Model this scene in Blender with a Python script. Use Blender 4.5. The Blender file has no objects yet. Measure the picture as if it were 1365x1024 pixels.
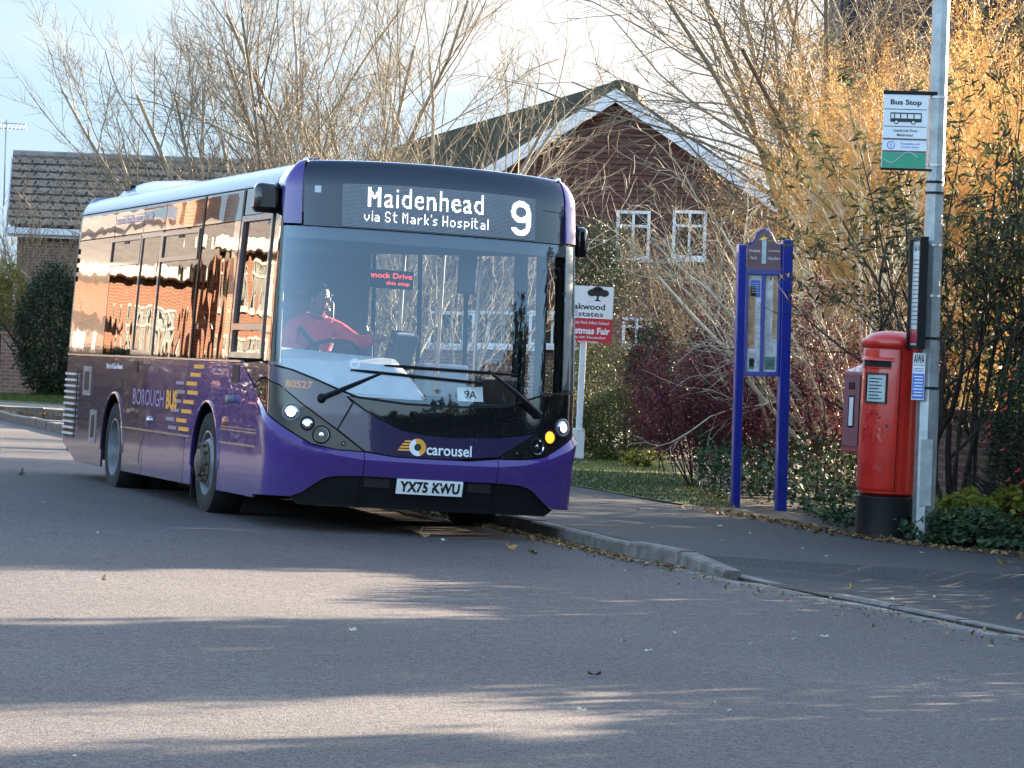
import bpy, bmesh, math, random
import numpy as np
from mathutils import Vector, Matrix, Euler
SC = bpy.context.scene
COL = SC.collection
R = math.radians
# ------------------------------------------------------------------ camera numbers
F, PITCH, ROLL, H = 4633.4, -0.0063, 0.032, 1.3572      # focal length in photo pixels (1365 wide)
YAW, RHO = 0.3087, 0.0313
BX, BY = -0.6108, 26.4283
def at(px, py, D):
    a, b = px-682.5, py-512
    cr, sr = math.cos(ROLL), math.sin(ROLL)
    X, Y = a*cr+b*sr, -a*sr+b*cr
    dx, dy, dz = X/F, 1, -Y/F
    c, s = math.cos(PITCH), math.sin(PITCH)
    dy, dz = dy*c-dz*s, dy*s+dz*c
    return Vector((dx*D/dy, D, H+dz*D/dy))
def G(x):
    return -RHO*(min(9, max(-9, x))-BX)
cam_d = bpy.data.cameras.new('camera'); cam = bpy.data.objects.new('camera', cam_d); COL.objects.link(cam)
cam_d.sensor_width = 36; cam_d.lens = 36*F/1365; cam_d.clip_start = .5; cam_d.clip_end = 2000
cam.matrix_world = Matrix.Translation((0, 0, H)) @ Matrix.Rotation(R(90)+PITCH, 4, 'X') @ Matrix.Rotation(ROLL, 4, 'Z')
SC.camera = cam
# ------------------------------------------------------------------ node helpers
def mat(name):
    m = bpy.data.materials.new(name); m.use_nodes = True
    nt = m.node_tree
    return m, nt, nt.nodes, nt.links, nt.nodes['Principled BSDF']
def noise(nt, scale, detail=4, rough=.6, coord='Object', vec=None):
    n = nt.nodes.new('ShaderNodeTexNoise'); n.inputs['Scale'].default_value = scale
    n.inputs['Detail'].default_value = detail; n.inputs['Roughness'].default_value = rough
    if vec is None:
        tc = nt.nodes.new('ShaderNodeTexCoord'); vec = tc.outputs[coord]
    nt.links.new(vec, n.inputs['Vector'])
    return n
def ramp(nt, fac, stops):
    r = nt.nodes.new('ShaderNodeValToRGB')
    e = r.color_ramp.elements
    while len(e) < len(stops): e.new(.5)
    for k, (p, c) in enumerate(stops):
        e[k].position = p; e[k].color = (*c, 1) if len(c) == 3 else c
    nt.links.new(fac, r.inputs['Fac'])
    return r
def bump(nt, height, dist, strength=1.0):
    b = nt.nodes.new('ShaderNodeBump'); b.inputs['Distance'].default_value = dist; b.inputs['Strength'].default_value = strength
    nt.links.new(height, b.inputs['Height'])
    return b
def M_plain(name, c, rough=.5, metal=0, coat=0, var=.12, scale=6, bumpd=0, bscale=40, spec=.5):
    m, nt, N, L, P = mat(name)
    n = noise(nt, scale, 5)
    d = tuple(max(0, x*(1-var)) for x in c); u = tuple(min(1, x*(1+var)) for x in c)
    r = ramp(nt, n.outputs['Fac'], [(.3, d), (.7, u)])
    L.new(r.outputs['Color'], P.inputs['Base Color'])
    P.inputs['Roughness'].default_value = rough; P.inputs['Metallic'].default_value = metal
    P.inputs['Coat Weight'].default_value = coat; P.inputs['Coat Roughness'].default_value = .03
    P.inputs['Specular IOR Level'].default_value = spec
    if bumpd:
        b = bump(nt, noise(nt, bscale, 3).outputs['Fac'], bumpd)
        L.new(b.outputs['Normal'], P.inputs['Normal'])
    return m
def M_paint(name, c, wav=.0012, wscale=2.2, rough=.25, coat=1.0, coat_ior=1.6, dirt=.15, crough=.015, film=.45):
    m, nt, N, L, P = mat(name)
    n = noise(nt, 3, 6, .7)
    r = ramp(nt, n.outputs['Fac'], [(.35, c), (.75, tuple(x*(1-dirt)+.02*dirt for x in c))])
    tc = N.new('ShaderNodeTexCoord'); sp = N.new('ShaderNodeSeparateXYZ'); L.new(tc.outputs['Object'], sp.inputs[0])   # road film low on the panels
    mr = N.new('ShaderNodeMapRange'); mr.inputs['From Min'].default_value = .95; mr.inputs['From Max'].default_value = .2; L.new(sp.outputs['Z'], mr.inputs['Value'])
    n2 = noise(nt, 7, 6, .75); mu = N.new('ShaderNodeMath'); mu.operation = 'MULTIPLY'; L.new(mr.outputs[0], mu.inputs[0]); L.new(n2.outputs['Fac'], mu.inputs[1])
    m2 = N.new('ShaderNodeMath'); m2.operation = 'MULTIPLY'; m2.inputs[1].default_value = film; L.new(mu.outputs[0], m2.inputs[0])
    mx = N.new('ShaderNodeMix'); mx.data_type = 'RGBA'; mx.inputs[7].default_value = (.12, .10, .085, 1); L.new(m2.outputs[0], mx.inputs[0]); L.new(r.outputs['Color'], mx.inputs[6])
    L.new(mx.outputs[2], P.inputs['Base Color']); P.inputs['Specular IOR Level'].default_value = .2
    P.inputs['Roughness'].default_value = rough
    P.inputs['Coat Weight'].default_value = coat; P.inputs['Coat Roughness'].default_value = crough; P.inputs['Coat IOR'].default_value = coat_ior
    b = bump(nt, noise(nt, wscale, 1, .4).outputs['Fac'], wav)
    L.new(b.outputs['Normal'], P.inputs['Coat Normal'])
    return m
def M_glass(name, tint, ior=1.5, wav=0.0, wscale=2.0, stretch=(1, 1, 1)):
    m, nt, N, L, P = mat(name)
    N.remove(P)
    tr = N.new('ShaderNodeBsdfTransparent'); tr.inputs['Color'].default_value = (*tint, 1)
    gl = N.new('ShaderNodeBsdfGlossy'); gl.inputs['Roughness'].default_value = .0
    fr = N.new('ShaderNodeFresnel'); gm = N.new('ShaderNodeNewGeometry')      # thin pane: same reflection from both faces
    mr = N.new('ShaderNodeMapRange'); mr.inputs['To Min'].default_value = ior; mr.inputs['To Max'].default_value = 1/ior
    L.new(gm.outputs['Backfacing'], mr.inputs['Value']); L.new(mr.outputs[0], fr.inputs['IOR'])
    mx = N.new('ShaderNodeMixShader')
    L.new(fr.outputs[0], mx.inputs[0]); L.new(tr.outputs[0], mx.inputs[1]); L.new(gl.outputs[0], mx.inputs[2])
    L.new(mx.outputs[0], N['Material Output'].inputs['Surface'])
    if wav:
        tc = N.new('ShaderNodeTexCoord'); mp = N.new('ShaderNodeMapping'); mp.inputs['Scale'].default_value = stretch
        L.new(tc.outputs['Object'], mp.inputs['Vector'])
        b = bump(nt, noise(nt, wscale, 2, .5, vec=mp.outputs['Vector']).outputs['Fac'], wav)
        L.new(b.outputs['Normal'], gl.inputs['Normal'])
    return m
def M_emit(name, c, s):
    m, nt, N, L, P = mat(name)
    P.inputs['Base Color'].default_value = (*c, 1); P.inputs['Emission Color'].default_value = (*c, 1); P.inputs['Emission Strength'].default_value = s
    return m
def M_bark(name, c1, c2, scale=14, rough=.85):
    m, nt, N, L, P = mat(name)
    n = noise(nt, scale, 4)
    g = N.new('ShaderNodeNewGeometry')
    r = ramp(nt, n.outputs['Fac'], [(.3, c1), (.7, c2)])
    hsv = N.new('ShaderNodeHueSaturation')
    mr = N.new('ShaderNodeMapRange'); mr.inputs['To Min'].default_value = .6; mr.inputs['To Max'].default_value = 1.35
    L.new(g.outputs['Random Per Island'], mr.inputs['Value']); L.new(mr.outputs[0], hsv.inputs['Value'])
    L.new(r.outputs['Color'], hsv.inputs['Color']); L.new(hsv.outputs[0], P.inputs['Base Color'])
    P.inputs['Roughness'].default_value = rough; P.inputs['Specular IOR Level'].default_value = .25
    return m
def M_leaf(name, stops, trans=.35, rough=.45):
    """leaf colours picked per leaf from a ramp"""
    m, nt, N, L, P = mat(name)
    g = N.new('ShaderNodeNewGeometry')
    r = ramp(nt, g.outputs['Random Per Island'], stops)
    L.new(r.outputs['Color'], P.inputs['Base Color'])
    P.inputs['Roughness'].default_value = rough; P.inputs['Specular IOR Level'].default_value = .2
    tl = N.new('ShaderNodeBsdfTranslucent'); L.new(r.outputs['Color'], tl.inputs['Color'])
    mx = N.new('ShaderNodeMixShader'); mx.inputs[0].default_value = trans
    L.new(P.outputs[0], mx.inputs[1]); L.new(tl.outputs[0], mx.inputs[2])
    L.new(mx.outputs[0], N['Material Output'].inputs['Surface'])
    return m
def M_brick(name, c1, c2, mortar, s=1.0, bw=.225, bh=.075, rough=.85, mort=.012):
    m, nt, N, L, P = mat(name)
    tc = N.new('ShaderNodeTexCoord'); sp = N.new('ShaderNodeSeparateXYZ'); L.new(tc.outputs['Object'], sp.inputs[0])
    ad = N.new('ShaderNodeMath'); ad.operation = 'ADD'; L.new(sp.outputs['X'], ad.inputs[0]); L.new(sp.outputs['Y'], ad.inputs[1])
    cb = N.new('ShaderNodeCombineXYZ'); L.new(ad.outputs[0], cb.inputs['X']); L.new(sp.outputs['Z'], cb.inputs['Y'])
    br = N.new('ShaderNodeTexBrick'); L.new(cb.outputs[0], br.inputs['Vector'])
    br.inputs['Color1'].default_value = (*c1, 1); br.inputs['Color2'].default_value = (*c2, 1); br.inputs['Mortar'].default_value = (*mortar, 1)
    br.inputs['Scale'].default_value = s; br.inputs['Mortar Size'].default_value = mort; br.inputs['Brick Width'].default_value = bw; br.inputs['Row Height'].default_value = bh
    n = noise(nt, 2.2, 6, .7)
    mx = N.new('ShaderNodeMix'); mx.data_type = 'RGBA'; mx.blend_type = 'MULTIPLY'; mx.inputs[0].default_value = .6
    r = ramp(nt, n.outputs['Fac'], [(.3, (.6, .55, .55)), (.7, (1.15, 1.1, 1.1))])
    L.new(br.outputs['Color'], mx.inputs[6]); L.new(r.outputs['Color'], mx.inputs[7]); L.new(mx.outputs[2], P.inputs['Base Color'])
    P.inputs['Roughness'].default_value = rough
    b = bump(nt, br.outputs['Fac'], -.008); L.new(b.outputs['Normal'], P.inputs['Normal'])
    return m
# ------------------------------------------------------------------ mesh helpers
class MB:
    def __init__(s): s.v = []; s.f = []; s.n = 0; s.mi = []
    def add(s, vs, fs, mi=0):
        b = s.n; vs = [tuple(map(float, p)) for p in vs]
        s.v += vs; s.n += len(vs); s.f += [tuple(b+i for i in f) for f in fs]; s.mi += [mi]*len(fs); return s
    def box(s, c, size, rot=None, mi=0, top=None):
        x, y, z = [k/2 for k in size]; t = top or (1, 1)
        p = [(-x, -y, -z), (x, -y, -z), (x, y, -z), (-x, y, -z), (-x*t[0], -y*t[1], z), (x*t[0], -y*t[1], z), (x*t[0], y*t[1], z), (-x*t[0], y*t[1], z)]
        if rot is not None:
            m = Euler(rot).to_matrix(); p = [tuple(m @ Vector(q)) for q in p]
        p = [(q[0]+c[0], q[1]+c[1], q[2]+c[2]) for q in p]
        return s.add(p, [(0, 3, 2, 1), (4, 5, 6, 7), (0, 1, 5, 4), (1, 2, 6, 5), (2, 3, 7, 6), (3, 0, 4, 7)], mi)
    def bb(s, a, b, mi=0):
        return s.box([(a[i]+b[i])/2 for i in range(3)], [abs(b[i]-a[i]) for i in range(3)], mi=mi)
    def tube(s, pts, r, n=8, caps=True, mi=0):
        pts = [Vector(p) for p in pts]; k = len(pts)
        rs = r if hasattr(r, '__len__') else [r]*k
        vs = []; a = None
        for i, p in enumerate(pts):
            t = (pts[min(i+1, k-1)]-pts[max(i-1, 0)]).normalized()
            if a is None:
                a = t.orthogonal().normalized()
            a = (a-t*a.dot(t)).normalized(); b = t.cross(a)
            for j in range(n):
                q = 2*math.pi*j/n
                vs.append(p+(a*math.cos(q)+b*math.sin(q))*rs[i])
        fs = [(i*n+j, i*n+(j+1) % n, (i+1)*n+(j+1) % n, (i+1)*n+j) for i in range(k-1) for j in range(n)]
        if caps: fs += [tuple(range(n-1, -1, -1)), tuple((k-1)*n+j for j in range(n))]
        return s.add(vs, fs, mi)
    def lathe(s, prof, n=32, axis='Z', c=(0, 0, 0), a0=0, a1=2*math.pi, mi=0):
        """prof: list of (radius, height)"""
        full = abs(a1-a0-2*math.pi) < 1e-6; m = n if full else n+1
        vs = []
        for r, h in prof:
            for j in range(m):
                q = a0+(a1-a0)*j/n; x, y = r*math.cos(q), r*math.sin(q)
                p = (x, y, h) if axis == 'Z' else (h, x, y) if axis == 'X' else (y, h, x)
                vs.append((p[0]+c[0], p[1]+c[1], p[2]+c[2]))
        fs = []
        for i in range(len(prof)-1):
            for j in range(n):
                k = (j+1) % m
                fs.append((i*m+j, i*m+k, (i+1)*m+k, (i+1)*m+j))
        return s.add(vs, fs, mi)
    def prism(s, poly, d0, d1, fn, mi=0):
        """poly in 2-D, fn(a,b,d)->3-D, from depth d0 to d1"""
        n = len(poly)
        vs = [fn(a, b, d0) for a, b in poly]+[fn(a, b, d1) for a, b in poly]
        fs = [tuple(range(n)), tuple(range(2*n-1, n-1, -1))]+[(i, i+n, (i+1) % n+n, (i+1) % n) for i in range(n)]
        return s.add(vs, fs, mi)
    def build(s, name, material, parent=None, smooth=False, bevel=0, loc=None, rot=None, fix=True):
        me = bpy.data.meshes.new(name); me.from_pydata(s.v, [], s.f)
        ms = material if isinstance(material, (list, tuple)) else [material]
        for m in ms: me.materials.append(m)
        if len(ms) > 1: me.polygons.foreach_set('material_index', s.mi)
        if fix:
            bm = bmesh.new(); bm.from_mesh(me); bmesh.ops.recalc_face_normals(bm, faces=bm.faces); bm.to_mesh(me); bm.free()
        o = bpy.data.objects.new(name, me); COL.objects.link(o)
        if smooth:
            me.polygons.foreach_set('use_smooth', [True]*len(me.polygons))
            me.set_sharp_from_angle(angle=R(smooth if smooth > 1 else 35))
        if bevel:
            b = o.modifiers.new('bevel', 'BEVEL'); b.width = bevel; b.segments = 2; b.limit_method = 'ANGLE'; b.angle_limit = R(40)
        if parent: o.parent = parent
        if loc is not None: o.location = loc
        if rot is not None: o.rotation_euler = rot
        return o
def raw_mesh(name, V, Fc, material, parent=None, smooth=False, loc=None):
    """V (n,3) array, Fc (m,k) array"""
    me = bpy.data.meshes.new(name); V = np.ascontiguousarray(V, dtype=np.float32); Fc = np.ascontiguousarray(Fc, dtype=np.int32)
    me.vertices.add(len(V)); me.vertices.foreach_set('co', V.ravel())
    k = Fc.shape[1]; me.loops.add(Fc.size); me.loops.foreach_set('vertex_index', Fc.ravel())
    me.polygons.add(len(Fc)); me.polygons.foreach_set('loop_start', np.arange(0, Fc.size, k, dtype=np.int32))
    try: me.polygons.foreach_set('loop_total', np.full(len(Fc), k, dtype=np.int32))
    except Exception: pass
    me.update(calc_edges=True)
    if smooth: me.polygons.foreach_set('use_smooth', [True]*len(me.polygons))
    me.materials.append(material)
    o = bpy.data.objects.new(name, me); COL.objects.link(o)
    if parent: o.parent = parent
    if loc is not None: o.location = loc
    return o
def empty(name, label, cat, loc=(0, 0, 0), rot=(0, 0, 0), group=None):
    o = bpy.data.objects.new(name, None); COL.objects.link(o); o.empty_display_size = .2
    o.location = loc; o.rotation_euler = rot; return tag(o, label, cat, group)
def tag(o, label, cat, group=None):
    o['label'] = label; o['category'] = cat
    if group: o['group'] = group
    return o
def struct(o): o['kind'] = 'structure'; return o
def stuff(o): o['kind'] = 'stuff'; return o
# ------------------------------------------------------------------ text
def text_geo(txt, size=1.0, bold=0.0, align='LEFT', res=3, space=1.0):
    cu = bpy.data.curves.new('lettering', 'FONT'); cu.body = txt; cu.size = size; cu.offset = bold; cu.align_x = align; cu.resolution_u = res; cu.space_character = space
    o = bpy.data.objects.new('lettering', cu); COL.objects.link(o)
    dg = bpy.context.evaluated_depsgraph_get(); dg.update()
    me = o.evaluated_get(dg).to_mesh()
    V = np.array([v.co[:] for v in me.vertices]).reshape(-1, 3); Fs = [tuple(p.vertices) for p in me.polygons]
    o.evaluated_get(dg).to_mesh_clear(); bpy.data.objects.remove(o); bpy.data.curves.remove(cu)
    return V, Fs
def text_fit(txt, width=None, height=None, bold=0, align='CENTER', center=True, space=1.0):
    """2-D text scaled to a width and/or height, centred on 0,0"""
    V, Fs = text_geo(txt, 1.0, bold, space=space)
    lo, hi = V.min(0), V.max(0); sz = hi-lo
    sx = sy = None
    if width: sx = width/sz[0]
    if height: sy = height/sz[1]
    sx = sx or sy; sy = sy or sx
    V = (V-(lo+hi)/2)*[sx, sy, 1]
    return V, Fs
# ------------------------------------------------------------------ plants
def grow(out, rng, p, d, L, r, lev, P):
    n = P.get('seg', 4); pts = [p]; rad = [r]; last = lev == P['levels']
    dx, dy, dz = d; x, y, z = p; w = P['wig']; up = P['up'][lev] if isinstance(P['up'], (list, tuple)) else P['up']
    endr = .35 if last else .55
    for i in range(n):
        dx += rng.gauss(0, w); dy += rng.gauss(0, w); dz += rng.gauss(0, w)+up
        l = math.sqrt(dx*dx+dy*dy+dz*dz); dx /= l; dy /= l; dz /= l
        x += dx*L/n; y += dy*L/n; z += dz*L/n
        pts.append((x, y, z)); rad.append(r*(1-(1-endr)*(i+1)/n))
    out.append((lev, pts, rad))
    if last: return
    k = P['kids'][lev]; k = max(1, int(k*rng.uniform(.75, 1.25)+.5)); t0 = P.get('t0', .25)
    for j in range(k):
        t = t0+(1-t0)*(j+rng.random())/k
        if j == k-1: t = 1.0
        i = min(n-1, int(t*n)); f = t*n-i
        a, b = pts[i], pts[i+1]
        q = tuple(a[c]+(b[c]-a[c])*f for c in range(3))
        bd = Vector((b[0]-a[0], b[1]-a[1], b[2]-a[2])).normalized()
        ang = R(P['ang'][lev])*rng.uniform(.6, 1.3)*(0.4 if t == 1.0 else 1)
        o = bd.orthogonal().normalized(); o.rotate(Matrix.Rotation(rng.uniform(0, 6.283), 3, bd))
        nd = bd*math.cos(ang)+o*math.sin(ang)
        rr = (rad[i]+(rad[i+1]-rad[i])*f)*P['rr'][lev]
        grow(out, rng, q, tuple(nd), L*P['ratio'][lev]*rng.uniform(.65, 1.25)*(1.15-.45*t), max(rr, P.get('rmin', .003)), lev+1, P)
def tubes(polys, n=3):
    """polylines (all same point count) -> vertices, quads"""
    Pt = np.array([p for _, p, _ in polys], dtype=np.float64); Rd = np.array([r for _, _, r in polys])
    m, k, _ = Pt.shape
    T = np.gradient(Pt, axis=1); T /= np.linalg.norm(T, axis=2, keepdims=True)+1e-9
    ref = np.where(np.abs(T[:, :1, 2:3]) > .9, np.array([[[1., 0, 0]]]), np.array([[[0, 0, 1.]]]))
    A = np.cross(T, np.broadcast_to(ref, T.shape)); A /= np.linalg.norm(A, axis=2, keepdims=True)+1e-9
    B = np.cross(T, A)
    q = np.arange(n)*2*np.pi/n
    V = Pt[:, :, None, :]+Rd[:, :, None, None]*(A[:, :, None, :]*np.cos(q)[None, None, :, None]+B[:, :, None, :]*np.sin(q)[None, None, :, None])
    base = (np.arange(m)*k*n)[:, None, None]; i = np.arange(k-1)[None, :, None]; j = np.arange(n)[None, None, :]; j2 = (j+1) % n
    Fc = np.stack([base+i*n+j, base+i*n+j2, base+(i+1)*n+j2, base+(i+1)*n+j], -1).reshape(-1, 4)
    return V.reshape(-1, 3), Fc
def leaves_at(rng, C, size, aspect=.5, up=.3, var=.35, droop=None):
    """diamond leaves folded along the midrib at centres C (n,3)"""
    n = len(C); g = np.random.default_rng(rng.randrange(1 << 30))
    D = g.normal(size=(n, 3)); D[:, 2] = D[:, 2]*.6
    if droop is not None: D = D*.5+droop
    D /= np.linalg.norm(D, axis=1, keepdims=True)+1e-9
    N = g.normal(size=(n, 3))+[0, 0, up*3]; S = np.cross(D, N); S /= np.linalg.norm(S, axis=1, keepdims=True)+1e-9
    N = np.cross(S, D)
    L = size*(1+g.uniform(-var, var, (n, 1))); Wd = L*aspect
    a = C-D*L*.5; b = C+D*L*.5; l = C+S*Wd*.5+N*Wd*.18; r = C-S*Wd*.5+N*Wd*.18
    V = np.stack([a, r, b, l], 1).reshape(-1, 3)
    i = np.arange(n)[:, None]*4
    Fc = np.concatenate([i+[[0, 1, 2]], i+[[0, 2, 3]]], 0)
    return V, Fc
def woody(name, label, cat, base, polys, bark, group=None, thick=1, n0=6):
    """thing of a trunk (levels up to thick) and a crown of finer branches"""
    t = empty(name, label, cat, base, group=group)
    lo = [p for p in polys if p[0] <= thick]; hi = [p for p in polys if p[0] > thick]
    b = np.array(base)
    V, Fc = tubes(lo, n0); raw_mesh('trunk', V-b, Fc, bark, t, smooth=True)
    if hi:
        V, Fc = tubes(hi, 3); raw_mesh('crown', V-b, Fc, bark, t, smooth=True)
    return t
def ellip_pts(rng, n, c, r, shell=.55, lump=.25, nl=9):
    """points in the outer part of a lumpy ellipsoid"""
    g = np.random.default_rng(rng.randrange(1 << 30))
    D = g.normal(size=(n, 3)); D /= np.linalg.norm(D, axis=1, keepdims=True)
    lobes = g.normal(size=(nl, 3)); lobes /= np.linalg.norm(lobes, axis=1, keepdims=True)
    k = 1+lump*((D @ lobes.T).clip(.55, 1).max(1)-.8)*2.2
    q = (shell**3+(1-shell**3)*g.random(n))**(1/3)
    return np.array(c)+D*np.array(r)*(k*q)[:, None]
# ================================================================== BUS
BW, BL = 1.225, 9.0
def _half():
    t = np.linspace(0, np.pi/2, 160); n = 2.7
    x = BW*np.sin(t)**(2/n); y = .36*(1-np.cos(t)**(2/n))
    r = .3; ys = np.linspace(.36, BL-r, 32)[1:-1]
    t2 = np.linspace(0, np.pi/2, 40)
    x2 = BW-r+r*np.cos(t2)**.8; y2 = BL-r+r*np.sin(t2)**.8
    x3 = np.linspace(BW-r, 0, 10)[1:]
    X = np.concatenate([x, np.full(30, BW), x2, x3]); Y = np.concatenate([y, ys, y2, np.full(9, BL)])
    return np.concatenate([[0], np.cumsum(np.hypot(np.diff(X), np.diff(Y)))]), X, Y
_S, _X, _Y = _half(); SMAX = float(_S[-1])
def s_of_y(y): return float(np.interp(y, _Y[159:200], _S[159:200]))   # arc length along a straight side
def _plan(s):
    a = np.abs(s); sg = np.where(s < 0, -1., 1.); e = .02
    x = np.interp(a, _S, _X); y = np.interp(a, _S, _Y)
    dx = np.interp(a+e, _S, _X)-np.interp(np.abs(a-e), _S, _X)*np.where(a < e, -1, 1); dy = np.interp(a+e, _S, _Y)-np.interp(np.abs(a-e), _S, _Y)
    l = np.hypot(dx, dy)+1e-9
    return x*sg, y, dy/l*sg, -dx/l
RK = ([.2, .4, .6, .95, 1.2, 2.3, 2.77, 3], [.08, .03, 0, .03, .06, .20, .27, .3])
def sm(t): t = np.clip(t, 0, 1); return t*t*(3-2*t)
def body0(s, v):
    s, v = np.broadcast_arrays(np.asarray(s, float), np.asarray(v, float))
    x, y, nx, ny = _plan(s)
    th = np.clip((v-2.6)/.32, 0, 1)*np.pi/2
    z = np.where(v < 2.6, v, 2.6+.2*np.sin(th))
    rr = .28*nx**2+.10*ny**2
    ins = rr*(1-np.cos(th))+.05*nx**2*np.clip((np.minimum(z, 2.6)-1.2)/1.3, 0, 1.2)**1.5
    x = x-nx*ins; y = y-ny*ins
    y = y+np.interp(z, *RK)*np.clip(1-y/1.2, 0, 1)**1.5
    z = z+.05*(1-(x/BW)**2)*sm((z-2.2)/.5)
    return np.stack([x, y, z], -1)
def bnorm(s, v):
    e = .004; s = np.asarray(s, float); v = np.asarray(v, float)
    n = np.cross(body0(s+e, v)-body0(s-e, v), body0(s, v+e)-body0(s, v-e))
    return n/(np.linalg.norm(n, axis=-1, keepdims=True)+1e-12)
def body(s, v, d=0):
    return body0(s, v)+bnorm(s, v)*np.asarray(d, float)[..., None]
def panel(name, polys, d, material, parent, thick=.02, ds=.06, dv=.08, build=True, smax=2.0, mb=None):
    """one or more polygons in unfolded (s,v) body space -> a curved panel with an edge return"""
    if not isinstance(polys[0][0], (tuple, list)): polys = [polys]
    bm = bmesh.new()
    for poly in polys:
        bm.faces.new([bm.verts.new((a, b, 0)) for a, b in poly])
    bm.normal_update(); bmesh.ops.triangulate(bm, faces=bm.faces[:])
    ss = [p[0] for q in polys for p in q]; vs_ = [p[1] for q in polys for p in q]
    def cut(co, no):
        bmesh.ops.bisect_plane(bm, geom=bm.verts[:]+bm.edges[:]+bm.faces[:], plane_co=co, plane_no=no, dist=1e-5)
    x = math.ceil(min(ss)/ds)*ds
    while x < max(ss):
        if abs(x) < smax or abs(x) > SMAX-2.0: cut((x, 0, 0), (1, 0, 0))
        x += ds
    y = math.ceil(min(vs_)/dv)*dv
    while y < max(vs_):
        cut((0, y, 0), (0, 1, 0)); y += dv if y < 2.56 else .04
    bmesh.ops.dissolve_degenerate(bm, dist=1e-5, edges=bm.edges[:])
    bm.verts.index_update()
    P2 = np.array([v.co[:2] for v in bm.verts])
    dd = np.array([d(a, b) for a, b in P2]) if callable(d) else np.full(len(P2), float(d))
    O = body(P2[:, 0], P2[:, 1], dd); I = body(P2[:, 0], P2[:, 1], dd-thick)
    if callable(d):
        NN = None
    else: NN = bnorm(P2[:, 0], P2[:, 1])
    faces = []; norms = []
    for f in bm.faces:
        idx = [v.index for v in f.verts]
        if f.normal.z < 0: idx = idx[::-1]
        faces.append(tuple(idx)); norms.append(idx)
    nv = len(O); V = list(map(tuple, O)); skirt = []
    for e in bm.edges:
        if len(e.link_faces) == 1:
            f = e.link_faces[0]; a, b = e.verts[0].index, e.verts[1].index
            L = [v.index for v in f.verts]; k = L.index(a)
            if (L[(k+1) % len(L)] == b) == (f.normal.z > 0): pass
            else: a, b = b, a
            V += [tuple(O[a]), tuple(O[b]), tuple(I[b]), tuple(I[a])]
            skirt.append((nv+1, nv, nv+3, nv+2)); nv += 4
    bm.free()
    if mb is not None:
        mb.add(V, faces+skirt); return None
    me = bpy.data.meshes.new(name); me.from_pydata(V, [], faces+skirt); me.materials.append(material)
    me.polygons.foreach_set('use_smooth', [True]*len(me.polygons))
    if NN is not None and len(me.polygons) == len(faces)+len(skirt):
        ln = []
        for idx in norms: ln += [tuple(NN[i]) for i in idx]
        for f in skirt:
            a, b, c = [np.array(V[i]) for i in f[:3]]; n = np.cross(b-a, c-a); n = n/(np.linalg.norm(n)+1e-12); ln += [tuple(n)]*4
        me.normals_split_custom_set(ln)
    else: me.set_sharp_from_angle(angle=R(30))
    o = bpy.data.objects.new(name, me); COL.objects.link(o)
    if parent: o.parent = parent
    return o
def on_body(name, V2, Fs, s0, v0, d, material, parent, th=.0):
    """flat lettering or marks wrapped on the body around (s0,v0)"""
    V2 = np.asarray(V2); P = body(s0+V2[:, 0], v0+V2[:, 1], np.full(len(V2), d))
    mb = MB(); mb.add(P, Fs); return mb.build(name, material, parent, fix=False)
def rect(s0, s1, v0, v1): return [(s0, v0), (s1, v0), (s1, v1), (s0, v1)]
def ring(name, poly_o, w, d, material, parent, thick=.02):
    """frame round a rectangle (s0,s1,v0,v1)"""
    s0, s1, v0, v1 = poly_o
    return panel(name, [rect(s0, s1, v0, v0+w), rect(s0, s1, v1-w, v1), rect(s0, s0+w*1.3, v0+w, v1-w), rect(s1-w*1.3, s1, v0+w, v1-w)], d, material, parent, thick)
def disc_on(mb, s, v, d, r, n=20, prof=((0, 0),)):
    """lathe whose axis is the body normal at (s,v); prof of (radius, height)"""
    c = Vector(body(s, v, d)); nn = Vector(bnorm(s, v)); a = nn.orthogonal().normalized(); b = nn.cross(a)
    vs = []; k = len(prof)
    for rr, h in prof:
        for j in range(n):
            q = 2*math.pi*j/n; vs.append(c+(a*math.cos(q)+b*math.sin(q))*rr*r+nn*h)
    fs = [(i*n+j, i*n+(j+1) % n, (i+1)*n+(j+1) % n, (i+1)*n+j) for i in range(k-1) for j in range(n)]
    mb.add(vs, fs)

bus = empty('bus', 'purple single deck bus with lit route number display and headlights, pulled up at the kerb', 'bus', (BX, BY, 0), (0, RHO, YAW))
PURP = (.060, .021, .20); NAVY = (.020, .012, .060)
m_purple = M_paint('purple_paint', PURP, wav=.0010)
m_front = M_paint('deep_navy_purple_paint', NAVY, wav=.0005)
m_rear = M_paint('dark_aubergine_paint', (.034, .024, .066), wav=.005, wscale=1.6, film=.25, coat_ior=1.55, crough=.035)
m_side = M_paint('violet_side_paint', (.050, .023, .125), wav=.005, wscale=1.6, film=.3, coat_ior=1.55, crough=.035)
m_roof = M_paint('lilac_silver_roof_paint', (.13, .15, .25), rough=.35, wav=.0006, coat=.25, coat_ior=1.4)
m_gloss = M_paint('gloss_black', (.006, .006, .008), wav=.0015, wscale=2.5, rough=.1, coat_ior=1.5, dirt=.05)
m_rearg = M_paint('dull_black_rear_quarter', (.006, .006, .008), wav=.004, rough=.15, coat=.45, coat_ior=1.5, dirt=.05)
m_mask = M_paint('gloss_black_mask', (.008, .010, .020), wav=.0003, rough=.12, coat_ior=1.55, dirt=.05)
m_glossw = M_paint('wavy_gloss_black', (.006, .006, .008), wav=.004, wscale=1.5, rough=.05, coat_ior=1.62, dirt=.03)
m_black = M_plain('matt_black_plastic', (.006, .006, .007), .55, spec=.25)
m_rubber = M_plain('tyre_rubber', (.007, .007, .008), .9, var=.3, bumpd=.003, bscale=60)
m_frame = M_plain('window_frame_bronze', (.16, .11, .10), .35, coat=.5)
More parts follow.
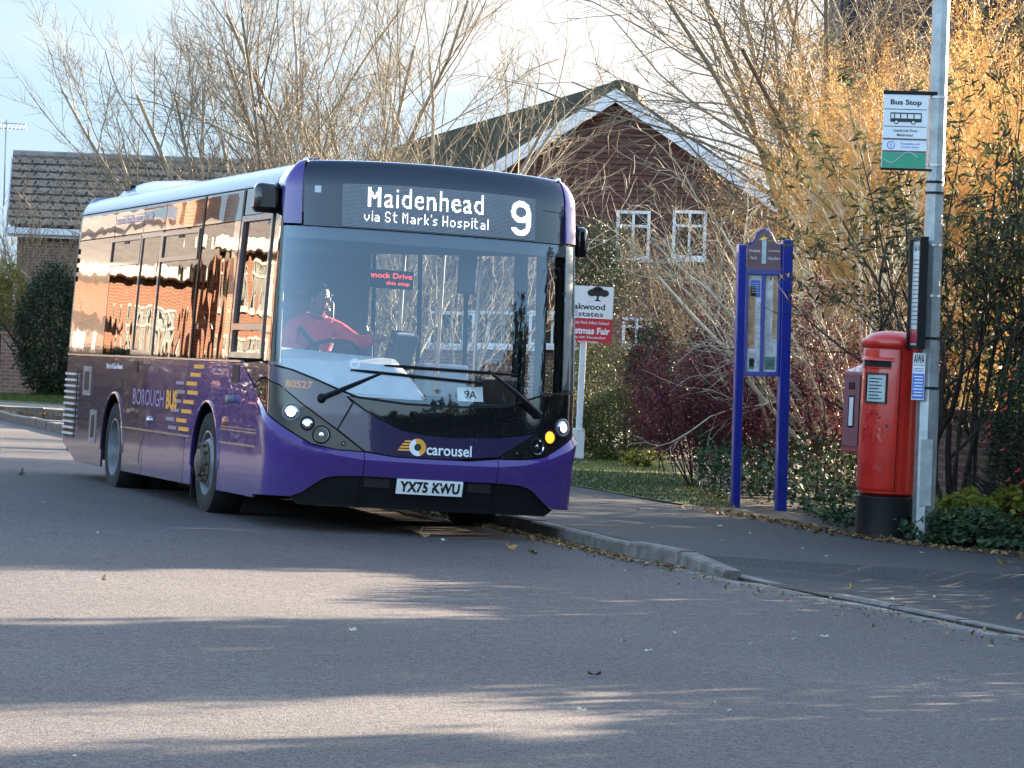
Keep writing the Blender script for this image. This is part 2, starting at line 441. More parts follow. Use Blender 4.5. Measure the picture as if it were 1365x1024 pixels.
m_silver = M_plain('brushed_silver_trim', (.55, .55, .57), .25, metal=1)
m_louvre = M_plain('pale_grey_louvre', (.50, .50, .52), .4)
m_rim = M_plain('painted_silver_rim', (.16, .17, .19), .45, coat=.2, var=.4)
m_hub = M_plain('rusty_brown_hub', (.075, .055, .042), .6, var=.5, scale=20)
m_orange = M_plain('orange_vinyl', (.80, .34, .035), .35); m_number = M_plain('salmon_vinyl', (.80, .36, .20), .4)
m_white = M_plain('white_vinyl', (.78, .78, .80), .4, var=.05)
m_lav = M_plain('lavender_vinyl', (.25, .21, .42), .35, var=.1)
m_greyv = M_plain('muted_lilac_vinyl', (.24, .20, .30), .35, var=.1)
m_side_glass = M_glass('tinted_side_glass', (.30, .31, .30), 1.85, wav=.007, wscale=1.3, stretch=(1, 1.2, .6))
m_near_glass = M_glass('near_side_glass', (.92, .94, .93), 1.35, wav=.004)
m_screen = M_glass('windscreen_glass', (.90, .93, .94), 1.90, wav=.0006, wscale=1.2)
m_clear = M_glass('clear_glass', (.92, .93, .93), 1.45)
for n_ in m_screen.node_tree.nodes:
    if n_.type == 'BSDF_GLOSSY': n_.inputs['Color'].default_value = (.64, .80, 1, 1)
m_mask.node_tree.nodes['Principled BSDF'].inputs['Coat Tint'].default_value = (.62, .78, 1, 1)
m_plate = M_plain('white_plate', (.82, .82, .80), .35, var=.03)
m_ink = M_plain('black_ink', (.01, .01, .012), .4)
m_led_off = M_plain('unlit_led', (.34, .36, .40), .4, var=.05)
m_led = M_emit('lit_led', (1, .95, .82), .25)
m_disp = M_plain('display_board', (.055, .065, .085), .35)
m_lamp = M_emit('lit_headlamp', (1, .97, .9), 1.6)
m_lamp2 = M_emit('dim_headlamp', (1, .95, .86), .16)
m_amber = M_emit('lit_indicator', (1, .30, .015), .32)
m_amber_dim = M_plain('amber_lens', (.5, .16, .02), .2, coat=1)
m_refl = M_plain('lamp_reflector', (.75, .75, .78), .12, metal=1)
m_int = M_plain('interior_grey', (.52, .54, .58), .6)
m_int_d = M_plain('interior_dark', (.035, .038, .045), .6)
m_seat = M_plain('seat_moquette', (.075, .085, .12), .85, var=.3)
m_pole = M_plain('handrail', (.62, .60, .50), .25, metal=.6)
m_floor = M_plain('interior_floor', (.2, .2, .21), .6)
m_redled = M_emit('red_led', (1, .10, .04), .20)

# --- hidden carcass: floor, skirt backing, bands above and below the glass
FY, RY, TR = 2.387, 6.281, .42          # wheel centres along the bus, tyre radius
FS, RS = s_of_y(FY)*-1, s_of_y(RY)*-1
mb = MB()
mb.bb((-1.16, .75, .34), (1.16, 1.75, .40)); mb.bb((-.88, 1.75, .34), (.88, 3.05, .40)); mb.bb((-1.16, 3.05, .34), (1.16, 5.6, .40)); mb.bb((-.80, 5.6, .34), (.80, 7.0, .62)); mb.bb((-1.16, 7.0, .34), (1.16, 8.85, .62))
mb.bb((-.85, 1.70, .40), (-.80, 3.10, 1.05)); mb.bb((.80, 1.70, .40), (.85, 3.10, 1.05))
mb.bb((-.9, 7.1, .24), (.9, 8.5, .34)); mb.bb((-.5, 3.2, .24), (.5, 5.4, .34))
mb.build('floor_pan', m_black, bus)
g = [x for x in np.linspace(-SMAX, SMAX, 160)]
def band(name, v0, v1, d, material, nv, skip=None):
    vs = np.linspace(v0, v1, nv); gs = np.array(g)
    S, V = np.meshgrid(gs, vs); P = body(S, V, np.full(S.shape, d)).reshape(-1, 3); n = len(gs)
    fs = []
    for j in range(nv-1):
        for i in range(n-1):
            sc = (gs[i]+gs[i+1])/2
            if skip and skip(sc, vs[j]): continue
            fs.append((j*n+i, j*n+i+1, (j+1)*n+i+1, (j+1)*n+i))
    o = raw_mesh(name, P, np.array(fs), material, bus, smooth=True); return o
in_arch = lambda s, v: v < 1.0 and (abs(abs(s)+FS) < .62 or abs(abs(s)+RS) < .62)
band('side_lining', .30, 1.24, -.035, m_int_d, 10, skip=lambda s, v: in_arch(s, v) or (s > .2 and 1.5 < s < 2.75) or abs(s) < 1.15)
band('cant_rail', 2.42, 2.90, -.035, m_int, 8, skip=lambda s, v: False)
# roof skin with crown, closed by the cove ring
ks = np.concatenate([np.linspace(0, 1.5, 26), np.linspace(1.6, SMAX-1.3, 24), np.linspace(SMAX-1.2, SMAX, 16)])
rows = []
for k in ks:
    l, r_ = body0(-k, 2.92), body0(k, 2.92); t = np.linspace(0, 1, 11)[:, None]
    q = l*(1-t)+r_*t; q[:, 2] = 2.8+.05*(1-(q[:, 0]/BW)**2)-.002; rows.append(q)
P = np.array(rows); nr = len(ks)
fs = [(i*11+j, i*11+j+1, (i+1)*11+j+1, (i+1)*11+j) for i in range(nr-1) for j in range(10)]
roof = raw_mesh('roof', P.reshape(-1, 3), np.array(fs), m_roof, bus, smooth=True)
# roof pod towards the rear
mb = MB(); z0 = 2.80
pr = [(6.1, .01), (6.4, .05), (6.9, .11), (7.4, .15), (7.9, .15), (8.0, .12), (8.02, 0)]
vs = []
for y, h in pr:
    for x in (-1.0, -.93, -.75, -.4, 0, .4, .75, .93, 1.0):
        e = 0 if abs(x) >= 1 else (.55 if abs(x) > .9 else .92 if abs(x) > .7 else 1)
        vs.append((x, y, z0-.03+(.03+.05*(1-x*x)+h)*e))
fs = [(i*9+j, i*9+j+1, (i+1)*9+j+1, (i+1)*9+j) for i in range(len(pr)-1) for j in range(8)]
mb.add(vs, fs); pod = mb.build('roof_pod', m_roof, roof, smooth=40)
mb = MB(); mb.box((-.915, 7.72, 2.89), (.05, .30, .045)); mb.build('pod_vent', m_black, roof)

# --- offside lower panels
def arch(sc, r=.50, rx=.50, n=14, lo=.22):
    """arch opening points from rear foot over the top to front foot"""
    p = [(sc-rx*math.cos(a)*1.0, .42+r*math.sin(a)) for a in np.linspace(0, math.pi, n)]
    return [(sc-rx*.98, lo)]+p+[(sc+rx*.98, lo)]
def sidepanels(sg):
    f = lambda poly: [(sg*-a, b) for a, b in poly] if sg > 0 else poly
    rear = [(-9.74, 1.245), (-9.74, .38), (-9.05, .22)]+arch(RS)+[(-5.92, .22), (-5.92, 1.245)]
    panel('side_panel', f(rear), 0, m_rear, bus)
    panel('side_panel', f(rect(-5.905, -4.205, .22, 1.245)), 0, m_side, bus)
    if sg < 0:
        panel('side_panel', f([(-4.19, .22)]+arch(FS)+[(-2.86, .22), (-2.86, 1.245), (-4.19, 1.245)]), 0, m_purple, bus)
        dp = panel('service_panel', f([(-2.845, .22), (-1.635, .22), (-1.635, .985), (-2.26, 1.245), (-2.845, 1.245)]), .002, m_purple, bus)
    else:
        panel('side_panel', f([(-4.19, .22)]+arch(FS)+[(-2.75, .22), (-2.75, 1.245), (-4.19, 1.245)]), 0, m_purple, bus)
sidepanels(-1); sidepanels(1)
for sc in (FS, RS):                         # arch liners and lips, both sides
    for sg in (1, -1):
        mb = MB(); pts = [(sg*sc*-1 if sg > 0 else sc, 0)]
        y = FY if sc == FS else RY; x = BW-.01
        prof = []
        A = np.linspace(-.25, math.pi+.25, 22)
        vs = [(sg*(x-dx), y-.505*math.cos(a), .42+.505*math.sin(a)) for dx in (0, .36) for a in A]
        fs = [(i, i+1, 22+i+1, 22+i) for i in range(21)]
        mb.add(vs, fs); mb.build('wheel_arch', m_black, bus)
        lip = [(sg*(x+.012), y-.5*math.cos(a), .42+.5*math.sin(a)) for a in A[1:-1]]
        mb = MB(); mb.tube(lip, .012, 6); mb.build('arch_lip', m_side if sc == FS else m_rear, bus, smooth=40)
# mid trim lines and waist rail
panel('trim_strip', [rect(-6.93, -4.03, .607, .622)], .006, m_silver, bus, .01)
panel('trim_strip', [rect(-9.6, -7.98, .60, .612)], .003, m_black, bus, .006)
panel('trim_strip', [rect(-2.9, -1.64, .598, .612), rect(-2.84, -1.64, .705, .715), rect(-2.84, -1.64, .73, .738)], .008, m_silver, bus, .01)
panel('waist_rail', [rect(-9.74, -2.28, 1.250, 1.266)], .012, m_silver, bus, .03)
panel('waist_rail', [rect(2.7, 9.74, 1.250, 1.266)], .012, m_silver, bus, .03)
[panel('panel_join', [rect(a, b, .22, 1.25)], -.012, m_black, bus, .01) for a, b in ((-5.92, -5.905), (-4.205, -4.19), (-2.86, -2.845))]
panel('kick_panel', [[(-6.55, .30), (-6.05, .30), (-6.05, .318), (-6.55, .318)], [(-6.06, .31), (-5.98, .52), (-5.995, .52), (-6.075, .31)]], .004, m_silver, bus, .006)
# rear
panel('rear_panel', [rect(9.76, SMAX, .38, 1.25), rect(-SMAX, -9.76, .38, 1.25)], 0, m_rear, bus)
panel('rear_panel', [rect(9.76, SMAX, 1.26, 2.6), rect(-SMAX, -9.76, 1.26, 2.6)], 0, m_gloss, bus)
# engine grille: frame, louvres
gr = panel('engine_grille', [rect(-9.76, -9.20, .45, 1.125)], .004, m_black, bus, .01)
for k in range(11):
    v = .475+k*.058
    panel('louvre', [rect(-9.755, -9.215, v, v+.022)], .022, m_louvre, gr, .02)
[panel('rear_vent', [rect(-9.78, -9.70, v, v+.05)], .012, m_black, bus, .01) for v in (1.98, 2.07, 2.16, 2.25)]
# flush handles
for s0, s1, v0, v1 in ((-8.88, -8.48, .87, 1.15), (-8.42, -8.10, .43, .74)):
    h = panel('flap_plate', [rect(s0, s1, v0, v1)], .006, m_rim, bus, .01); panel('grip_recess', [rect(s0+.09, s1-.09, v0+.05, v1-.05)], .010, m_black, h, .008)
panel('fuel_flap', [rect(-6.52, -6.31, 1.12, 1.225)], .006, m_black, bus, .01)
panel('cab_vent', [rect(-2.58, -2.34, 1.09, 1.228)], .006, m_black, bus, .01)
mb = MB(); disc_on(mb, -2.50, .955, 0, 1, 14, ((.033, 0), (.033, .045), (.026, .06), (0, .063))); mb.build('side_camera', m_rim, bus, smooth=40)
mb = MB(); disc_on(mb, -2.72, .775, 0, 1, 16, ((.036, 0), (.036, .012), (.026, .026), (0, .03))); mb.build('side_repeater', m_amber_dim, bus, smooth=40)
mb = MB(); disc_on(mb, -5.68, .71, 0, 1, 16, ((.032, 0), (.032, .012), (.022, .024), (0, .028))); mb.build('side_marker', m_silver, bus, smooth=40)
# orange and muted dashes rising over the front arch
for k, (s, v) in enumerate([(-3.80, 1.20), (-3.92, 1.13), (-4.04, 1.055), (-3.99, .98), (-4.12, .90), (-4.18, .82), (-4.36, .74), (-4.25, .67)]):
    panel('dash_mark', [rect(s-.20 if s < -3.95 else s-.19, s+.19, v-.016, v+.016)], .004, m_orange, bus, .004)
    if k > 1: panel('dash_mark', [rect(s-.62, s-.30, v-.014, v+.014)], .004, m_greyv, bus, .004)
def side_text(txt, s, v, w, h, material, bold=.02, d=.005, name='lettering', space=1.0):
    V, Fs = text_fit(txt, w, h, bold, space=space); return on_body(name, V, Fs, s, v, d, material, bus)
side_text('BOROUGH', -5.77, .905, 1.32, .145, m_lav, .0)
side_text('BUS', -4.79, .905, .44, .165, m_orange, .05)
side_text('Part of Go-Ahead', -7.37, 1.165, .75, .05, m_white, .03)

# --- offside glazing (one glossy tinted wall, cab window ahead)
GZ = [(-9.74, -8.02), (-8.0, -6.68), (-6.66, -5.74), (-5.72, -4.20), (-4.18, -2.72)]
for k, (a, b) in enumerate(GZ):
    panel('side_window', [rect(a, b, 1.27, 2.375)], 0, m_rearg if k == 0 else m_side_glass, bus, .01)
    panel('cant_panel', [rect(a, b, 2.385, 2.625)], 0, m_glossw, bus, .02)
panel('cant_panel', [rect(-2.70, -1.56, 2.42, 2.625)], 0, m_glossw, bus, .02)
panel('pillar_cover', [rect(-2.99, -2.72, 1.27, 2.38)], .004, m_gloss, bus, .02)
for a, b, v0, v1 in ((-8.05, -6.66, 2.10, 2.36), (-5.73, -4.25, 2.10, 2.36)):
    h = ring('hopper_frame', (a, b, v0, v1), .035, .014, m_frame, bus, .03)
    panel('hopper_pane', [rect(a+.05, b-.05, v0+.035, v1-.035)], -.02, m_side_glass, h, .01)
    panel('hopper_catch', [rect((a+b)/2-.1, (a+b)/2+.1, v1-.06, v1-.04)], .006, m_black, h, .01)
ring('exit_window_frame', (-6.66, -5.74, 1.275, 2.375), .045, .010, m_frame, bus, .03)
cw = ring('cab_window_frame', (-2.71, -1.60, 1.285, 2.41), .045, .014, m_frame, bus, .04)
panel('cab_window_bar', [rect(-2.66, -1.65, 1.505, 1.555)], .014, m_frame, cw, .04)
panel('cab_pane', [rect(-2.65, -1.66, 1.56, 2.365), rect(-2.65, -1.66, 1.33, 1.505)], -.012, m_side_glass, cw, .008)
[panel('window_post', [rect(a, b, 1.27, 2.62)], .006, m_black, bus, .01) for a, b in ((-4.20, -4.15), (-2.78, -2.72))]
side_text('carousel', -2.22, 2.52, .60, .075, m_lav, .03)
side_text('carouselbuses.co.uk', -7.1, 2.525, 1.7, .075, m_lav, .02)
# wrapped front pillars, gloss black, both sides
panel('front_pillar', [[(-1.555, 1.27), (-1.262, 1.27), (-1.262, 2.32), (-1.35, 2.60), (-1.555, 2.62)]], 0, m_glossw, bus)
panel('front_pillar', [[(1.262, 1.17), (1.65, 1.17), (1.65, 2.32), (1.262, 2.32)]], 0, m_glossw, bus)
# nearside glass, doorway with two leaves
for a, b in ((2.92, 4.3), (4.34, 5.74), (5.78, 7.3), (7.34, 8.6)):
    panel('side_window', [rect(a, b, 1.27, 2.42)], 0, m_near_glass, bus, .01)
[panel('window_post', [rect(a, b, 1.27, 2.42)], .004, m_gloss, bus, .03) for a, b in ((2.70, 2.92), (4.30, 4.34), (5.74, 5.78), (7.30, 7.34), (8.6, 9.74))]
for a, b in ((1.66, 2.16), (2.18, 2.68)):
    dr = ring('door', (a, b, .30, 2.36), .06, -.01, m_black, bus, .04)
    panel('door_pane', [rect(a+.075, b-.075, .36, 2.30)], -.02, m_near_glass, dr, .008)
panel('cant_panel', [rect(1.2, 9.74, 2.43, 2.625)], 0, m_gloss, bus, .02)
# roof coves, purple front caps
panel('roof_cove', [[(-9.76, 2.635), (-1.62, 2.635), (-1.72, 2.92), (-9.76, 2.92)]], .004, m_roof, bus, .02)
panel('roof_cove', [[(9.76, 2.635), (1.62, 2.635), (1.72, 2.92), (9.76, 2.92)]], .004, m_roof, bus, .02)
panel('roof_cove', [rect(-SMAX, -9.77, 2.61, 2.92), rect(9.77, SMAX, 2.61, 2.92)], .004, m_roof, bus, .02)
for sg in (-1, 1):
    panel('corner_cap', [[(sg*a, b) for a, b in ((1.07, 2.325), (1.24, 2.325), (1.33, 2.58), (1.56, 2.64), (1.70, 2.92), (1.075, 2.92))]], .008, m_purple, bus, .03, ds=.04)
# --- front
CX = .015
panel('display_mask', [[(-1.055, 2.315), (1.055, 2.315), (1.058, 2.92), (-1.058, 2.92)]], .004, m_mask, bus, .02)
gb = [(-1.255, 1.25), (-1.1, 1.22), (-.92, 1.16), (-.76, 1.10), (-.6, 1.045), (-.22, 1.015), (.22, 1.015), (.6, 1.045), (.76, 1.10), (.92, 1.15), (1.1, 1.17), (1.255, 1.175)]
panel('windscreen', [gb+[(1.255, 2.308), (-1.255, 2.308)]], 0, m_screen, bus, .006)
panel('windscreen_seal', [[(-1.26, 1.235), (-1.1, 1.205), (-.92, 1.145), (-.76, 1.085), (-.6, 1.03), (-.22, 1.0), (.22, 1.0), (.6, 1.03), (.76, 1.085), (.92, 1.135), (1.1, 1.155), (1.255, 1.16)]+gb[::-1]], .006, m_black, bus, .02)
panel('screen_border', [rect(-1.255, -1.215, 1.26, 2.30), rect(1.10, 1.255, 1.19, 2.30), rect(-1.25, 1.25, 2.22, 2.305)], -.012, m_int_d, bus, .006)
hood = [(-.68, 1.045), (-.6, 1.027), (-.22, .997), (.22, .997), (.6, 1.027), (.76, 1.08), (.92, 1.13), (1.1, 1.15), (1.3, 1.155), (1.66, 1.15), (1.66, 1.09), (1.5, 1.11), (1.29, 1.085), (1.0, .93), (.845, .845), (.56, .80), (.16, .78), (-.07, .788), (-.23, .81), (-.39, .87), (-.52, .94)]
panel('hood_panel', [hood], .002, m_gloss, bus, .02)
wing = [(-2.25, 1.247), (-1.60, 1.262), (-1.262, 1.232), (-1.1, 1.203), (-.92, 1.142), (-.76, 1.083), (-.69, 1.045), (-.64, .99), (-.745, .79), (-.99, .95), (-1.2, 1.10), (-1.42, 1.15), (-1.6, 1.14), (-1.80, 1.085)]
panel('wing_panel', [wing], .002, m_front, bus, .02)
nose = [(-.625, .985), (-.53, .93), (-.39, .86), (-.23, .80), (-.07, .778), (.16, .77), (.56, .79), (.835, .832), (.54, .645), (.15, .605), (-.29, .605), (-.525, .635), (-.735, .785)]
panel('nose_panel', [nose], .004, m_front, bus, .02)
cl = [(-1.81, 1.075), (-1.6, 1.13), (-1.42, 1.138), (-1.2, 1.088), (-.99, .938), (-.745, .775), (-.54, .632), (-.74, .636), (-.93, .667), (-1.09, .752), (-1.24, .835), (-1.5, .95), (-1.79, 1.04)]
cr_ = [(-a, b) for a, b in cl]
for nm, poly, sg in (('lamp_cluster', cl, -1), ('lamp_cluster', cr_, 1)):
    o = panel(nm, [poly], 0, m_gloss, bus, .02, ds=.04)
    for k, (s, v, r) in enumerate(((1.095, .895, .058), (.97, .815, .046), (.862, .737, .058), (.69, .68, .014))):
        s *= sg
        mb = MB(); disc_on(mb, s, v, .0, r, 24, ((1.22, 0), (1.22, .016), (1.05, .018), (1.0, .006))); b = mb.build('lamp_bezel', m_black if k == 2 else m_rim if k == 0 else m_black, o, smooth=30)
        mt = m_lamp if k == 0 else (m_amber if sg > 0 else m_lamp2) if k == 1 else m_refl
        mb = MB(); disc_on(mb, s, v, .003, r, 24, ((1.0, .004), (.8, .012), (.45, .018), (0, .02)) if k < 2 else ((1, .004), (.7, -.02), (.35, -.025), (.3, .006), (0, .008)))
        hl = mb.build('headlight' if k != 1 or sg < 0 else 'indicator_lamp', mt if k > 1 or mt is m_amber else m_refl, o, smooth=40)
        if k < 2:
            mb = MB(); disc_on(mb, s, v, .003, r, 24, ((.64 if k == 0 else .5, .0135), (.45, .022), (0, .026))); mb.build('bulb_glow', mt, hl, smooth=60)
# bumper in three pieces with a proud lip
vt = ([0, .29, .53, .74, .93, 1.09, 1.24, 1.5, 1.63], [.596, .596, .622, .627, .656, .74, .822, .94, .985])
vc = ([0, .54, .79, .98, 1.15, 1.29, 1.5, 1.63], [.567, .572, .60, .65, .715, .785, .905, .95])
def bump_d(s, v):
    a = abs(s); t, c = np.interp(a, *vt), np.interp(a, *vc); k = 1-.75*sm((a-1.25)/.35)
    if v >= c: return .004+.030*k*(t-v)/max(t-c, 1e-3)
    return (.034-.022*sm((c-v)/.22))*k+.004*(1-k)
def strip(s0, s1, top, bot, n=26):
    ss = np.linspace(s0, s1, n); return [(s, np.interp(abs(s), *bot)+0) for s in ss]+[(s, np.interp(abs(s), *top)-.0) for s in ss[::-1]]
vb = ([0, .31, .53, .73, .82, .90, .98, 1.06, 1.63], [.445, .445, .445, .437, .415, .358, .29, .262, .245])
for a, b in ((-1.63, -.533), (-.527, .527), (.533, 1.63)):
    mbp = MB()
    panel('x', [strip(a, b, vt, vc)], bump_d, None, None, .03, ds=.04, dv=.5, mb=mbp)
    panel('x', [strip(a, b, vc, vb)], bump_d, None, None, .03, ds=.04, dv=.05, mb=mbp)
    mbp.build('bumper', m_purple, bus, smooth=28, fix=False)
panel('valance', [[(-1.07, .25), (-1.0, .285), (-.9, .352), (-.82, .41), (-.73, .44), (-.53, .45), (.53, .45), (.73, .44), (.82, .41), (.9, .352), (1.0, .285), (1.07, .25), (1.0, .20), (-1.0, .20)]], -.012, m_black, bus, .03)
[panel('fog_lamp_trim', [rect(a, b, .36, .43)], .0, m_gloss, bus, .01) for a, b in ((-.51, -.31), (.31, .50))]
[panel('bumper_join', [rect(a, b, .20, .61)], .002, m_black, bus, .02) for a, b in ((-.535, -.525), (.525, .535))]
# number plate
pl = panel('number_plate', [rect(-.26, .26, .332, .442)], .034, m_plate, bus, .02, dv=.2)
V, Fs = text_fit('YX75 KWU', .475, .080, .045, space=1.05); on_body('plate_lettering', V, Fs, 0, .387, .0355, m_ink, pl)
# destination display
d0, d1, e0, e1 = -.762, .788, 2.322, 2.622
dp = panel('destination_display', [rect(d0, d1, e0, e1)], .010, m_disp, bus, .012, dv=.2)
NC, NR = 180, 33; pu, pv = (d1-d0)/NC, (e1-e0)/NR
def raster(txt, c0, c1, r0, r1, bold, thr=.45, space=1.0):
    V, Fs = text_geo(txt, 1, bold, space=space); lo, hi = V.min(0), V.max(0)
    lit = np.zeros((NR, NC)); T = []
    for f in Fs:
        for k in range(1, len(f)-1): T.append((V[f[0]][:2], V[f[k]][:2], V[f[k+1]][:2]))
    T = np.array(T); w, h = (hi-lo)[:2]
    for r in range(r0, r1):
        for c in range(c0, c1):
            n = 0
            for du in (.2, .5, .8):
                for dw in (.2, .5, .8):
                    x = lo[0]+(c-c0+du)/(c1-c0)*w; y = hi[1]-(r-r0+dw)/(r1-r0)*h
                    A, B, C = T[:, 0], T[:, 1], T[:, 2]
                    e = lambda p, q: (q[:, 0]-p[:, 0])*(y-p[:, 1])-(q[:, 1]-p[:, 1])*(x-p[:, 0])
                    s1, s2, s3 = e(A, B), e(B, C), e(C, A)
                    if (((s1 >= 0) & (s2 >= 0) & (s3 >= 0)) | ((s1 <= 0) & (s2 <= 0) & (s3 <= 0))).any(): n += 1
            if n/9 >= thr: lit[r, c] = 1
    return lit
LIT = raster('aidenhead', 38, 130, 2, 17, .008, .45, 1.10)
for r in range(15):                                   # the capital M: two stems and a V
    for q in range(12):
        if q < 2.6 or q > 8.4 or abs(abs(q-5.5)-(5.2-.62*r)) < 1.25 and r < 9: LIT[2+r, 23+q] = 1
for r in range(27):                                   # the 9: a ring above a hooked tail
    for q in range(20):
        x, y = q-9.5, r
        ea = math.hypot(x/9.6, (y-8.3)/8.6); ia = math.hypot(x/5.0, (y-8.3)/4.2); eb = math.hypot(x/9.6, (y-18)/8.8); ib = math.hypot(x/5.0, (y-18)/4.6)
        if (ea <= 1 and ia >= 1) or (eb <= 1 and ib >= 1 and (y >= 20.5 or (x > 0 and y > 15))) or (4.9 <= x <= 9.6 and 8 <= y <= 18): LIT[3+r, 156+q] = 1
FONT = dict(v='.../.../.../#...#/#...#/#...#/.#.#./..#..'.replace('.../.../...', '...../...../.....'), i='#/./#/#/#/#/#/#', a='..../..../..../.###/....#/.####/#...#/.####'.replace('..../..../....', '...../...../.....').replace('.###/', '.###./', 1),
 S='.###./#...#/#..../#..../.###./....#/#...#/.###.', t='.#../.#../####/.#../.#../.#../.#../..##', M='#...#/##.##/#.#.#/#.#.#/#...#/#...#/#...#/#...#', r='.../.../.../#.##/##../#.../#.../#...'.replace('.../.../...', '..../..../....'),
 k='#.../#.../#.../#..#/#.#./##../#.#./#..#', s='..../..../..../.###/#.../.##./...#/###.', H='#...#/#...#/#...#/#...#/#####/#...#/#...#/#...#', o='...../...../...../.###./#...#/#...#/#...#/.###.', p='...../...../...../####./#...#/#...#/####./#..../#....', l='#/#/#/#/#/#/#/#')
FONT["'"] = '#/#/./././././.'; FONT[' '] = '../../../../../../../..'
c = 20
for ch in "via St Mark's Hospital":
    rows_ = FONT[ch].split('/')
    for r, row in enumerate(rows_):
        for q, x in enumerate(row):
            if x == '#': LIT[20+r, c+q] = 1
    c += len(rows_[0])+(1 if ch in "il' " else 2)
quads = {0: [], 1: []}
for r in range(NR):
    for q in range(NC):
        quads[int(LIT[r, q] > 0)].append((d0+(q+.5)*pu, e1-(r+.5)*pv))
for k, nm, mt, hw in ((0, 'unlit_dots', m_led_off, .30), (1, 'lit_dots', m_led, .40)):
    C = np.array(quads[k]); S = (C[:, :1]+np.array([[-1, 1, 1, -1]])*pu*hw).ravel(); Vv = (C[:, 1:]+np.array([[-1, -1, 1, 1]])*pv*hw).ravel()
    raw_mesh(nm, body(S, Vv, np.full(len(S), .0125 if k else .0118)), np.arange(len(S)).reshape(-1, 4), mt, dp)
side_text('80527', -1.045, 1.105, .21, .058, m_number, .03)
# operator badge: rays, ring, name
bd = side_text('carousel', .135, .672, .36, .085, m_white, .015, .0065, name='badge_lettering')
mbq = MB(); mq2 = MB(); mq3 = MB()
def wedge(mb, r0, r1, a0, a1, d, cs=-.115, cv=.683, n=20):
    A = np.linspace(a0, a1, n); S = np.concatenate([cs+r1*np.cos(A), cs+r0*np.cos(A)]); Vv = np.concatenate([cv+r1*np.sin(A), cv+r0*np.sin(A)])
    mb.add(body(S, Vv, np.full(2*n, d)), [(i, i+1, n+i+1, n+i) for i in range(n-1)])
wedge(mbq, .028, .066, -R(70), R(110), .0066); wedge(mq2, .028, .066, R(110), R(290), .0066); wedge(mq3, 0, .028, 0, 2*math.pi, .0066)
for k, (x0, v) in enumerate(((-.225, .73), (-.245, .708), (-.262, .686), (-.275, .664))):
    mbq.add(body(np.array([x0, -.16, -.16, x0+.014]), np.array([v, v, v+.014, v+.014])-.012, np.full(4, .0066)), [(0, 1, 2, 3)])
mbq.build('badge_ring', m_orange, bus, fix=False); mq2.build('badge_ring', m_white, bus, fix=False); mq3.build('badge_centre', m_ink, bus, fix=False)
panel('display_sensor', [rect(-.975, -.925, 2.555, 2.605)], .006, m_int, bus, .004)
panel('mask_join', [rect(.86, 1.05, 2.545, 2.550), rect(1.045, 1.05, 2.33, 2.55)], .005, m_black, bus, .004)
for s in (-1.08, 1.05):
    mb = MB(); disc_on(mb, s, 2.86, .004, 1, 12, ((.022, 0), (.020, .018), (.012, .026), (0, .03))); mb.build('marker_lamp', m_refl, bus, smooth=50)
# wipers
def wiper(piv, elbow, tip0, tip1):
    P = lambda s, v, d: Vector(body(s, v, d))
    mb = MB(); disc_on(mb, piv[0], piv[1], .0, 1, 14, ((.035, 0), (.035, .03), (.02, .05), (0, .05)))
    mb.tube([P(*piv, .045), P((piv[0]*.5+elbow[0]*.5), (piv[1]*.5+elbow[1]*.5), .075), P(*elbow, .055)], [.022, .018, .010], 6)
    o = mb.build('wiper_arm', m_black, bus, smooth=40)
    n = 8; q = [(tip0[0]+(tip1[0]-tip0[0])*i/n, tip0[1]+(tip1[1]-tip0[1])*i/n) for i in range(n+1)]
    mb = MB(); mb.tube([P(a, b, .035) for a, b in q], [.007]+[.012]*(n-1)+[.007], 6); mb.tube([P(a, b, .014) for a, b in q], .006, 4); mb.tube([P(*elbow, .055), P(*elbow, .03)], .012, 6)
    mb.build('wiper_blade', m_black, o, smooth=40)
wiper((-.87, 1.01), (-.42, 1.225), (-.66, 1.235), (.38, 1.195)); wiper((.85, .985), (.42, 1.285), (-.40, 1.285), (.66, 1.275))
# mirrors
mb = MB(); mb.box((-1.27, .60, 2.515), (.21, .16, .23), top=(.92, .9)); mr = mb.build('mirror', m_gloss, bus, smooth=40, bevel=.045)
mb = MB(); mb.tube([(-1.10, .74, 2.60), (-1.16, .68, 2.62), (-1.24, .63, 2.60)], .022, 8); mb.build('mirror_arm', m_black, mr, smooth=40)
mb = MB(); mb.box((1.30, .66, 2.36), (.11, .14, .24), top=(.92, .9)); mr = mb.build('mirror', m_gloss, bus, smooth=40, bevel=.035)
mb = MB(); mb.tube([(1.12, .75, 2.55), (1.20, .70, 2.55), (1.29, .66, 2.46)], .018, 8); mb.build('mirror_arm', m_black, mr, smooth=40)
